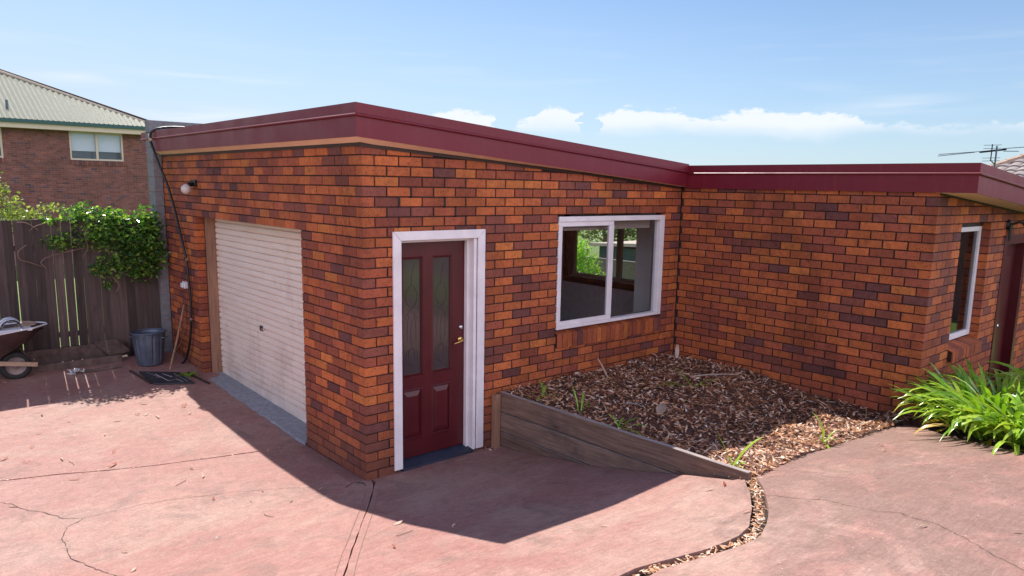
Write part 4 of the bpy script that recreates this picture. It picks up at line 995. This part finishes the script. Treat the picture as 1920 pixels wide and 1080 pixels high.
# fallen leaves on the concrete
def fallen(x, y, L, W, ang, mat, label, grp, name='fallen_leaf'):
    mb = MB(); z = gz(x, y)+.006; d = Vector((math.cos(ang), math.sin(ang), 0)); s_ = Vector((-d.y, d.x, 0)); n = 6; vs = []
    bend = random.uniform(-.25, .25)
    for i in range(n+1):
        t = i/n; c = Vector((x, y, z))+d*(t-.5)*L+s_*bend*L*t*(1-t)*2+Vector((0, 0, 1))*(.006*math.sin(t*PI)+.004*random.random()); ww = W*.5*math.sin(PI*min(.97, max(.04, t)))**.8
        vs += [c+s_*ww+Vector((0, 0, .004)), c-s_*ww]
    mb.add(vs, [(2*i, 2*i+1, 2*i+3, 2*i+2) for i in range(n)]); return mb.build(name, mat, base=(x, y, z), label=label, category='leaf', group=grp)
LV = [(-2.36,2.45,.07,'r'),(-1.95,2.16,.08,'p'),(-2.21,2.25,.05,'r'),(-1.53,2.08,.06,'r'),(-1.89,3.57,.06,'r'),(-1.32,3.76,.07,'r'),(-.93,3.38,.06,'p'),(-1.08,3.05,.05,'r'),(-1.01,3.0,.06,'p'),(-.94,2.85,.09,'p'),(-.58,3.1,.08,'r'),(-.60,3.04,.06,'r'),(-.62,2.78,.06,'p'),(-1.3,2.96,.06,'g'),(-2.11,2.62,.05,'r'),(-1.95,1.61,.07,'r'),(-1.08,1.28,.05,'g'),(-1.06,1.03,.06,'p'),(-1.16,.48,.05,'r'),(-.78,.39,.04,'p'),(-.39,.1,.05,'p'),(-2.24,.28,.04,'p'),(-1.99,-.44,.06,'p'),(-.94,.25,.04,'p'),(-.69,.03,.05,'p'),(.88,-3.19,.06,'r'),(1.08,-4.13,.04,'p'),(1.23,-4.53,.04,'p'),(-2.43,1.33,.06,'p'),(-.45,-1.23,.08,'p'),(-.77,-1.7,.05,'r'),(1.31,-3.42,.04,'r'),(-1.7,3.2,.05,'p'),(-2.3,3.3,.04,'r'),(-1.5,2.6,.05,'p'),(-.2,2.9,.05,'r'),(-.18,2.84,.05,'p'),(-.15,3.3,.05,'p'),(-.3,2.2,.04,'p'),(-2.0,3.0,.04,'p'),(-.05,3.55,.06,'p'),(1.35,-2.72,.08,'r'),(1.2,-2.70,.07,'p'),(-1.4,-.3,.04,'p'),(-.3,-1.7,.04,'p'),(.2,-2.6,.04,'p'),(-1.95,-.05,.04,'g'),(-1.62,1.75,.09,'r'),(3.1,-3.1,.05,'r'),(2.9,-3.2,.04,'p')]
LN = {'r': ('dry_leaf_red', 'small rust red dry leaf lying on the pink concrete', 'rust red fallen leaves on the concrete'), 'p': ('dry_leaf_pale', 'small pale curled dry leaf lying on the pink concrete', 'pale fallen leaves on the concrete'), 'g': ('dry_leaf_green', 'small green leaf lying on the pink concrete', 'green fallen leaves on the concrete')}
def place(x, y):
    if x > .8 and y < -2.9: return 'on the path right of the curved gap'
    if x > .1: return 'on the paving below the timber wall'
    if y > 3.2: return 'near the fence shadow'
    if x > -.7 and y > 1.4: return 'in front of the garage door'
    if y > 2.2: return 'in the sunny middle of the driveway'
    if y > 1.45: return 'beside the long straight joint'
    if x < -1.7: return 'beside the forked crack at left'
    if y > -.1: return 'between the joint and the fine crack'
    return 'beside the diagonal foreground joint'
WD = {'r': 'rust red dry leaf ', 'p': 'pale curled dry leaf ', 'g': 'small green leaf '}
NTH = ['leftmost', 'second from the left', 'third from the left', 'fourth from the left', 'fifth from the left', 'sixth from the left']
def across(x, y):
    d = Vector((x, y, gz(x, y)))-M.translation; return d.dot(Rv)/d.dot(fw)
def leaf_label(x, y, t):
    same = sorted([(across(a, b), a, b) for a, b, _, c_ in LV if c_ == t and place(a, b) == place(x, y)])
    if len(same) == 1: return WD[t]+place(x, y)
    k = [(a, b) for _, a, b in same].index((x, y))
    if len(same) > 1 and k == len(same)-1: return WD[t].strip()+', rightmost '+place(x, y)
    return WD[t].strip()+', '+NTH[k]+' '+place(x, y)
for x_, y_, L_, t_ in LV: fallen(x_, y_, L_*1.25, L_*random.uniform(.18, .34), random.uniform(0, PI), LN[t_][0], leaf_label(x_, y_, t_), LN[t_][2])
for x_, y_, tw_ in ((-1.27, 1.0, 'between the joint and the fine crack'), (-.35, -.9, 'at the shadow edge beside the diagonal joint'), (-.55, -1.5, 'closest to the camera, right of the diagonal joint'), (-.95, -.15, 'between the fine crack and the diagonal joint'), (-1.9, 2.0, 'beside the long straight joint'), (.45, -1.6, 'in the building shadow below the entry door')):
    a = random.uniform(0, PI); mb = MB(); d = Vector((math.cos(a), math.sin(a), 0)); mb.tube([Vector((x_, y_, gz(x_, y_)+.006))+d*t*.05+Vector((-d.y, d.x, 0))*random.gauss(0, .006)+Vector((0, 0, gz(x_+d.x*t*.05, y_+d.y*t*.05)-gz(x_, y_))) for t in (-1, 0, 1, 1.6)], .0022, 5)
    mb.build('twig', 'stem', base=(x_, y_, gz(x_, y_)), label='thin brown twig '+tw_, category='twig', group='twigs on the concrete')
# larger bark pieces on the mulch
def barkpiece(x, y, L, W, ang, up, mat, label):
    mb = MB(); d = Vector((math.cos(ang)*math.cos(up), math.sin(ang)*math.cos(up), math.sin(up))); s_ = Vector((-math.sin(ang), math.cos(ang), 0)); c0 = Vector((x, y, mz(x, y)+.012)); vs = []
    for i in range(7):
        t = i/6; c = c0+d*t*L+Vector((0, 0, .012*math.sin(t*PI))); ww = W*.5*(.35+.65*math.sin(PI*min(.9, t+.1))); vs += [c+s_*ww+Vector((0, 0, .008)), c, c-s_*ww+Vector((0, 0, .006))]
    mb.add(vs, [(3*i+j, 3*i+j+1, 3*i+j+4, 3*i+j+3) for i in range(6) for j in range(2)]); mb.build('bark_piece', mat, base=(x, y, mz(x, y)), label=label, category='bark')
barkpiece(2.28, -1.42, .30, .10, .55, .05, 'ridge_tile', 'broad orange brown bark piece lying in the middle of the mulch')
barkpiece(3.55, -.85, .55, .05, -.65, .04, 'dry_leaf_pale', 'long curved pale bark strip lying on the shaded mulch')
barkpiece(4.15, -.22, .17, .05, .6, 1.1, 'dry_leaf_pale', 'pale bark shard standing up by the inner wall corner')
barkpiece(3.95, -.1, .10, .08, 2.2, .5, 'dry_leaf_pale', 'short pale bark shard against the front wall near the inner corner')
barkpiece(2.75, -.35, .24, .05, 1.9, 1.0, 'dry_leaf_pale', 'upright twisted pale bark strip below the front window')
barkpiece(2.28, -1.2, .16, .06, 2.4, .12, 'sleeper_top', 'grey forked bark piece lying behind the orange bark piece')

# ------------------------------------------------------------------ strap leaved plants
def strap(mb, base, ang, L, W, rise, droop, rnd, n=7, twist=0.):
    d = Vector((math.cos(ang), math.sin(ang), 0)); s_ = Vector((-d.y, d.x, 0)); vs = []; p = Vector(base); th = rise
    for i in range(n+1):
        t = i/n; ww = W*.5*min(1, .55+1.2*t)*(1-max(0, (t-.55)/.45)**2.2*.93)
        nrm = Vector((-d.x*math.sin(th), -d.y*math.sin(th), math.cos(th)))
        ss = (s_*math.cos(twist*t)+nrm*math.sin(twist*t))
        vs += [p+ss*ww+nrm*ww*.25, p, p-ss*ww+nrm*ww*.25]
        p = p+(d*math.cos(th)+Vector((0, 0, math.sin(th))))*(L/n); th -= droop/n*(.35+1.3*t)
    mb.add(vs, [(3*i+j, 3*i+j+1, 3*i+j+4, 3*i+j+3) for i in range(n) for j in range(2)], rnd)
def clump(cx, cy, zb, R, nl, Lr, label, name='agapanthus'):
    mb = MB()
    for q in range(nl):
        a = random.uniform(0, 2*PI); r = R*math.sqrt(random.random()); bx_ = cx+r*math.cos(a); by_ = cy+r*math.sin(a)
        a2 = a+random.gauss(0, .5); old = random.random() < .07
        strap(mb, (bx_, by_, zb+random.uniform(0, .05)), a2, random.uniform(*Lr)*(.8 if old else 1), random.uniform(.030, .046), random.uniform(1.05, 1.5)-(.8 if old else 0)-.45*r/R, random.uniform(.8, 2.7), (random.uniform(.9, 1) if old else min(.88, random.gauss(.5, .28) % 1.0)), twist=random.gauss(0, .5))
    return mb.build(name, 'strap_leaf', base=(cx, cy, zb), smooth=True, label=label, category='plant')
clump(4.32, -3.28, gz(4.3, -3.3)-.02, .20, 120, (.38, .60), 'bright green strap leaved clump nearest the wing wall corner')
clump(3.98, -3.64, gz(3.9, -3.7)-.03, .26, 210, (.42, .66), 'bright green strap leaved clump at the front, spilling over the path edge')
clump(3.66, -4.02, gz(3.7, -4.0)-.03, .24, 190, (.34, .52), 'low bright green strap leaved clump on the path edge at the right border of view')
clump(4.55, -3.55, gz(4.5, -3.5)-.02, .32, 170, (.50, .80), 'tall green strap leaved clump behind, below the side window')
clump(3.72, -4.55, gz(3.6, -4.4)-.03, .32, 150, (.42, .68), 'green strap leaved clump beside the sloping path, closest to the camera')
clump(5.3, -4.1, gz(5.2, -4.1)-.05, .4, 130, (.50, .78), 'green strap leaved clump farthest right, in front of the side door')
# small weeds and seedlings in the mulch
def weed(x, y, leaves, label, name='strap_seedling', z=None):
    mb = MB(); zb = mz(x, y) if z is None else z
    for (a, L_, W_, rise, droop, rn) in leaves: strap(mb, (x+random.gauss(0, .008), y+random.gauss(0, .008), zb), a, L_, W_, rise, droop, rn)
    mb.build(name, 'strap_leaf', base=(x, y, zb), smooth=True, label=label, category='plant')
weed(1.80, -2.52, [(-.75, .34, .040, 1.05, .7, .6), (2.4, .32, .038, 1.2, .35, .5), (1.2, .10, .02, .9, 1.2, .8), (-2.0, .12, .03, .5, 1.4, .88), (.2, .11, .022, .8, 1.5, .3), (2.9, .2, .022, .12, .5, .2), (.0, .16, .02, .2, .6, .4)], 'small green strap seedling in the sunlit mulch near the end of the timber wall')
weed(2.98, -2.66, [(1.5, .30, .026, 1.45, 1.3, .7), (-1.9, .16, .022, 1.0, 1.7, .55), (-.7, .17, .020, 1.2, 1.1, .6), (.4, .14, .02, 1.1, .9, .9), (-2.4, .22, .022, .3, 1.2, .6), (2.6, .13, .02, 1.1, 1.0, .5)], 'upright green seedling at the edge of the mulch beside the sloping path')
weed(3.22, -1.10, [(2.6, .42, .024, .25, .55, .3), (-.5, .35, .022, .45, .9, .4), (1.7, .30, .02, .9, .8, .2), (2.2, .30, .02, .3, .6, .5), (-.9, .2, .02, .5, 1.1, .6)], 'sprawling dull green plant in the shaded middle of the mulch')
weed(1.72, -.42, [(1.2, .22, .02, 1.1, 1.2, .2), (-1.5, .2, .02, .9, 1.5, .3), (-2.6, .24, .022, .4, 1.0, .5), (2.8, .22, .02, .2, .6, .6), (.3, .18, .018, 1.2, 1.5, .4), (-.9, .16, .02, .6, 1.3, .2)], 'dull green weed at the top of the timber wall next to the post')
weed(1.70, -.95, [(1.6, .26, .02, 1.35, .6, .3), (.6, .22, .018, 1.2, 1.0, .4), (-1.4, .2, .02, .8, 1.6, .2), (-.4, .15, .02, .9, 1.2, .5)], 'upright weed behind the second quarter of the timber wall')
weed(1.70, -1.42, [(-1.2, .28, .024, .5, 1.0, .4), (2.7, .24, .022, .5, 1.3, .3), (-.5, .25, .02, .7, 1.3, .2), (1.4, .2, .02, .9, 1.5, .3), (-2.2, .2, .024, .3, 1.0, .5), (.4, .2, .02, .6, 1.3, .35), (-1.6, .3, .02, .25, .8, .3)], 'spreading weed hanging over the middle of the timber wall')
weed(1.66, -1.95, [(-1.5, .26, .02, .3, .7, .35), (2.6, .14, .02, .4, 1.2, .4), (-.8, .2, .018, .5, 1.2, .5)], 'small flat weed behind the timber wall near the shadow edge')
weed(-.2, 4.15, [(a, .16, .03, .5, 1.3, .2) for a in (0, 1, 2.2, 3.1, 4.4, 5.2, .5, 1.8)], 'dark green leafy weed growing at the garage wall foot', 'weed', z=.03)

# ------------------------------------------------------------------ leafy plants
def leafcloud(mb, blobs, n, size, surf=.55, rbias=(0, 1), flat=0., mi=0):
    wts = np.array([b[3]*b[4]*b[5] for b in blobs])**.67; wts = wts/wts.sum()
    idx = rng.choice(len(blobs), n, p=wts)
    for i in idx:
        cx, cy, cz, rx, ry, rz_ = blobs[i]
        v = rng.normal(size=3); v /= np.linalg.norm(v); r = rng.uniform(surf, 1.08) if rng.random() < .8 else rng.uniform(.1, 1)
        c = Vector((cx+v[0]*rx*r, cy+v[1]*ry*r, cz+v[2]*rz_*r))
        d = Vector(rng.normal(size=3)); d.z = d.z*.6-.35; d.normalize()
        s_ = d.cross(Vector(rng.normal(size=3))).normalized(); L_ = size*rng.uniform(.6, 1.35); W_ = L_*rng.uniform(.42, .62); u = d.cross(s_)*W_*.18
        rn = min(1., max(0., rng.uniform(*rbias)))
        mb.add([c, c+d*L_*.45+s_*W_*.5+u, c+d*L_, c+d*L_*.45-s_*W_*.5+u], [(0, 1, 2), (0, 2, 3)], rn, mi)
def limbs(mb, base, blobs, r0=.05, jit=.15):
    for b in blobs:
        p = Vector(base); q = Vector(b[:3]); m = p.lerp(q, .5)+Vector((random.gauss(0, jit), random.gauss(0, jit), -.1)); mb.tube(catmull([p, m, q], 4), [r0*(1-.9*i/8)+.004 for i in range(9)], 6)
# vine over the fence
vn = thing('climbing_vine', (-.7, 5.6, .1), 'glossy dark green vine spilling over the paling fence beside the garage corner', 'vine')
vb = [(-1.00, 5.50, 2.06, .28, .24, .17), (-.62, 5.48, 2.00, .26, .26, .15), (-.24, 5.45, 1.98, .19, .22, .20), (-.80, 5.38, 1.78, .40, .22, .22), (-.38, 5.36, 1.65, .32, .22, .28), (-.20, 5.38, 1.50, .18, .18, .28), (-.62, 5.34, 1.42, .32, .17, .22), (-.35, 5.36, 1.27, .20, .12, .14), (-.88, 5.38, 1.34, .12, .08, .11), (-.78, 5.36, 1.14, .09, .06, .08), (-1.28, 5.42, 1.72, .20, .12, .12), (-1.34, 5.50, 1.98, .12, .12, .05), (-.20, 5.40, 1.78, .16, .16, .22)]
mb = MB(); leafcloud(mb, vb, 4100, .060, .2, (0, 1)); mb.build('leaves', 'vine_leaf', vn)
mb = MB(); limbs(mb, (-.3, 5.66, 1.9), vb[3:9], .012, .08)
mb.tube(catmull([(-1.0, 5.44, 1.62), (-1.2, 5.42, 1.58), (-1.42, 5.44, 1.52), (-1.5, 5.46, 1.45), (-1.45, 5.46, 1.38)]), .007, 5)
mb.tube(catmull([(-1.5, 5.46, 1.40), (-1.62, 5.44, 1.46), (-1.72, 5.44, 1.50), (-1.73, 5.44, 1.60), (-1.64, 5.44, 1.68)]), .007, 5)
mb.tube(catmull([(-.9, 5.45, 1.95), (-1.0, 5.42, 1.8), (-.98, 5.4, 1.62), (-1.05, 5.4, 1.5)]), .007, 5)
mb.tube(catmull([(-1.2, 5.48, 2.0), (-1.5, 5.45, 1.92), (-1.6, 5.45, 1.85)]), .005, 5); mb.tube(catmull([(-1.5, 5.45, 1.86), (-1.62, 5.45, 1.95), (-1.72, 5.46, 1.96)]), .005, 5)
mb.tube(catmull([(-.55, 5.5, 2.1), (-.5, 5.5, 2.35), (-.38, 5.5, 2.45), (-.3, 5.5, 2.36)]), .004, 5); mb.tube(catmull([(-.7, 5.5, 2.1), (-.66, 5.5, 2.28), (-.55, 5.5, 2.30)]), .004, 5)
mb.tube(catmull([(-.72, 5.36, 1.22), (-.66, 5.33, 1.12), (-.70, 5.32, 1.03)]), .008, 5); mb.build('stems', 'stem', vn)
# shrub behind the fence at far left
def tree(name, base, blobs, n, size, mat, label, trunk_r=.09, surf=.5, rb=(0, 1), cat='tree', group=None):
    t = thing(name, base, label, cat, group)
    mb = MB(); leafcloud(mb, blobs, n, size, surf, rb); mb.build('crown', mat, t)
    mb = MB(); top = Vector(base)+Vector((0, 0, (blobs[0][2]-base[2])*.55)); mb.tube([base, (base[0]+.03, base[1], (base[2]+top.z)/2), top], [trunk_r, trunk_r*.8, trunk_r*.6], 8); limbs(mb, top, blobs, trunk_r*.5); mb.build('trunk', 'stem', t)
    return t
tree('shrub', (-2.1, 7.3, -.9), [(-2.05, 7.4, 2.38, .45, .5, .42), (-1.72, 7.4, 2.05, .4, .4, .35), (-1.5, 7.4, 1.9, .32, .35, .25), (-2.2, 7.4, 1.6, .6, .5, .5), (-1.25, 7.45, 1.98, .24, .22, .12), (-1.05, 7.45, 2.08, .16, .16, .07), (-2.5, 7.5, 2.3, .5, .5, .4), (-1.6, 7.4, 2.35, .10, .12, .14)], 4600, .052, 'bush_leaf', 'pale yellow green leafy shrub rising behind the paling fence', .05, .3, cat='shrub')

# ------------------------------------------------------------------ two storey neighbour
nh = thing('neighbour_house', (3, 30, -1.05), 'two storey dark red brick house with cream corrugated hip roof behind the fence', 'house')
Yn = 30.; xe = 6.55; xw = -14
mb = MB(); Cn = .086; NW = [(-2.2, -.05+1.13, 3.18, 4.40)]
win_n = (3.40, 5.40, 3.24, 4.40); win_l = (-.9, 1.12, 3.24, 4.40)
wo = [(win_n[0]-xw, win_n[1]-xw, win_n[2]-.02, win_n[3]+.02), (win_l[0]-xw, win_l[1]-xw, win_l[2]-.02, win_l[3]+.02)]
brick_wall(mb, (xw, Yn), (1, 0), (0, -1), xe-xw, 10, 52, 0, wo, None)
nw_ = mb.build('wall', 'brick_neighbour', nh)
mb = MB(); backing(mb, (xw, Yn), (1, 0), (0, -1), xe-xw, -1.1, lambda x: 4.5, wo, d1=.25); mb.box(xe-.25, xe, Yn+.25, 40, -1.05, 4.5); mb.box(xw, xw+.25, Yn+.25, 40, -1.05, 4.5); mb.build('wall_core', 'mortar_pale', nh)
for (a, b, z0, z1) in (win_n, win_l):
    mb = MB(); Y = Yn+.03
    for p in ((a, b, z1-.07, z1), (a, b, z0, z0+.07), (a, a+.06, z0+.07, z1-.07), (b-.07, b, z0+.07, z1-.07), ((a+b)/2-.04, (a+b)/2+.04, z0+.07, z1-.07)): mb.box(p[0], p[1], Y, Y+.08, p[2], p[3])
    wn_ = mb.build('window', 'cream_trim', nh)
    mb = MB(); mb.box(a+.06, b-.07, Y+.05, Y+.055, z0+.06, z1-.06); mb.build('pane', 'clear_glass', wn_)
    mb = MB(); mb.box(a+.06, b-.07, Y+.13, Y+.14, z0+.38, z1-.03); mb.build('blind', 'blind_pale', wn_)
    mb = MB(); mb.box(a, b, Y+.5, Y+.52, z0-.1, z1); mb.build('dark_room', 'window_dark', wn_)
    mb = MB(); k_ = int((b-a)/.09)
    for q in range(k_): mb.box(a+q*(b-a)/k_+.006, a+(q+1)*(b-a)/k_-.006, Yn-.05, Yn+.03, z0-.20, z0-.02)
    mb.build('sill', 'brick_neighbour', wn_)
# hip roof, corrugated
ez = 4.74; ex = 7.0; ey = Yn-.5; pt = math.tan(math.radians(24)); rw_ = 5.2
mb = MB()
step = .045
xx = ex; 
P1 = []; n_ = int((ex-(-10))/step)
vs = []; 
for i in range(n_+1):
    x = ex-i*step; run = min(rw_, ex-x); h = .028*math.sin(i*PI/2)
    vs += [(x, ey, ez+h), (x, ey+run, ez+run*pt+h)]
mb.add(vs, [(2*i, 2*i+1, 2*i+3, 2*i+2) for i in range(n_)])
mb.add([(ex, ey, ez), (ex, ey+2*rw_, ez), (ex-rw_, ey+rw_, ez+rw_*pt)], [(0, 1, 2)]); mb.add([(ex, ey+2*rw_, ez), (-10, ey+2*rw_, ez), (-10, ey+rw_, ez+rw_*pt), (ex-rw_, ey+rw_, ez+rw_*pt)], [(0, 1, 2, 3)])
nr = mb.build('roof', 'corrugated_cream', nh)
mb = MB(); mb.tube([(ex, ey, ez+.03), (ex-rw_, ey+rw_, ez+rw_*pt+.05)], .07, 6); mb.tube([(ex-rw_, ey+rw_, ez+rw_*pt+.05), (-10, ey+rw_, ez+rw_*pt+.05)], .07, 6); mb.build('ridge_cap', 'dark_timber', nr)
mb = MB(); mb.tube([(ex-.03, ey-.06, ez-.06), (ex-rw_, ey+rw_-.14, ez+rw_*pt-.03)], .07, 6); mb.build('ridge_flashing', 'cream_trim', nr)
mb = MB(); mb.box(-10, ex+.08, ey-.12, ey, ez-.14, ez-.005); mb.box(ex, ex+.1, ey, ey+10, ez-.14, ez-.005); mb.build('gutter', 'green_gutter', nr)
mb = MB(); mb.box(-10, ex-.0, ey, ey+.03, ez-.34, ez-.14); mb.box(-10, ex, ey+.03, Yn, ez-.34, ez-.32); mb.build('fascia', 'cream_trim', nr)
mb = MB(); mb.tube([(1.45, 30.6, 4.9), (1.45, 30.6, 5.52)], .05, 8); mb.build('vent_pipe', 'galvanised', nr)

# ------------------------------------------------------------------ tiled neighbour at right, with antenna
th = thing('tiled_house', (24, 0, -1.05), 'house with pale brown tiled roof just visible beyond the maroon roof at right', 'house')
mb = MB(); mb.box(20.3, 31, -14, 3.2, -1.05, 2.3); mb.build('wall', 'brick_neighbour', th)
# roof plane rising to the right (towards -Y) and away
e0 = Vector((18.5, 3.6, 2.55)); 
ridA = Vector((23.2, 2.2, 3.35)); 
mb = MB()
def rp(u, v):   # u along eaves (-Y), v up the slope (+X)
    return Vector((19.87+v*.91, 3.9-u, 2.25+v*.396))
nu, nv = 60, 20
for i in range(nu):
    for j in range(nv):
        u = i*.30; v = j*.34
        if v+.17 > 1.374*(u+.15): continue
        b = .05; vs = []
        for k in range(7):
            t = k/6; hgt = .045*math.sin(t*PI)**.7
            for (dv, hh) in ((0, .05), (.40, .0)):
                p = rp(u+t*.30, v+dv); vs.append((p.x, p.y, p.z+hgt+hh))
        vs0 = len(vs)
        for k in range(7): p = vs[2*k]; vs.append((p[0], p[1], p[2]-.09))
        mb.add(vs, [(2*k, 2*k+1, 2*k+3, 2*k+2) for k in range(6)]+[(vs0+k, 2*k, 2*k+2, vs0+k+1) for k in range(6)])
mb.add([rp(0, 0)+Vector((0, 0, -.1)), rp(18, 0)+Vector((0, 0, -.1)), rp(18, 6.8)+Vector((0, 0, -.1)), rp(6.8/1.374, 6.8)+Vector((0, 0, -.1))], [(0, 1, 2, 3)])
tr_ = mb.build('roof', 'roof_tile', th)
mb = MB()
for q in range(18):
    a = rp(q*.28, 1.374*q*.28); b = rp((q+1)*.28, 1.374*(q+1)*.28); mb.tube([a+Vector((0, 0, .03)), b+Vector((0, 0, .0))], [.11, .13], 8)
mb.build('ridge_tiles', 'ridge_tile', tr_)
an = thing('antenna', (17.8, .55, 2.3), 'thin television antenna on a mast above the maroon roof at right', 'antenna')
mb = MB(); mb.tube([(17.80, .55, 2.2), (17.80, .55, 3.72)], .020, 6); mb.build('mast', 'galvanised', an)
mb = MB(); mb.tube([(17.54, .83, 3.565), (18.02, .41, 3.645)], .026, 6); mb.build('boom', 'black_plastic', an)
for pts_ in ([(17.54, .83, 3.58), (16.77, 1.49, 3.49)], [(17.46, .92, 3.56), (16.75, 1.50, 3.45)], [(17.95, .47, 3.66), (18.55, -.05, 3.73)], [(17.98, .45, 3.60), (18.25, .20, 3.605)]):
    mb = MB(); mb.tube(pts_, .009, 5); mb.build('element', 'galvanised', an)
mb = MB(); mb.tube([(17.72, .63, 3.35), (17.72, .63, 3.76)], .014, 6); mb.build('reflector_post', 'black_plastic', an)
mb = MB(); mb.tube([(17.72, .63, 3.38), (17.80, .55, 3.26)], .012, 6); mb.build('bracket', 'black_plastic', an)
for z_ in (3.36, 3.43, 3.66, 3.74):
    mb = MB(); mb.tube([(17.57, .77, z_-.01), (17.92, .49, z_+.01)], .006, 5); mb.build('element', 'galvanised', an)

# ------------------------------------------------------------------ back yard seen through the room
bf = thing('back_fence', (12, 8, -1.05), 'pale grey paling fence in the back yard, seen through the front window', 'fence')
mb = MB(); y_ = 2.
while y_ < 16: mb.box(12, 12.016, y_, y_+.096, -1.05, .56+random.uniform(-.004, .004)); y_ += .1
mb.box(11.97, 12.05, 2, 16, .565, .60)
mb.build('palings', 'sleeper_top', bf)
mb = MB(); mb.box(12.02, 12.06, 2, 16, -.6, -.53); mb.build('rail', 'paling', bf)
sh = thing('garden_shed', (17.5, 12, -1.05), 'dark green shed with cream roof beyond the back yard fence', 'shed')
mb = MB(); mb.box(16, 19, 8.0, 11.9, -1.05, .52); mb.build('wall', 'shed_green', sh)
mb = MB(); mb.prism([(15.8, 12.2, .50), (15.8, 7.6, .74), (15.8, 7.6, .86), (15.8, 12.2, .60)], (3.5, 0, 0)); mb.build('roof', 'cream_trim', sh)
tree('garden_bush', (10.4, 7.2, -1.05), [(10.3, 7.35, .45, .5, .55, .55), (10.2, 7.5, .95, .4, .42, .40), (10.4, 7.0, -.1, .6, .6, .6)], 4200, .075, 'bright_leaf', 'bright green bush in the back yard, seen through the front window', .05, .5, cat='bush')
for (cx_, cy_, r_, lab) in ((22.5, 17.5, 2.2, 'tall dark tree at the left beyond the shed, seen through the front window'), (24., 13.8, 1.9, 'tall dark tree at the right beyond the shed, seen through the front window')):
    tree('garden_tree', (cx_, cy_, -1.05), [(cx_, cy_, 1.2, r_, r_, 1.3), (cx_+.8, cy_-1.4, .9, r_*.7, r_*.7, 1.1), (cx_-.3, cy_+1.2, 1.8, r_*.7, r_*.7, 1.0)], 3600, .20, 'tree_leaf', lab, .16, .5)
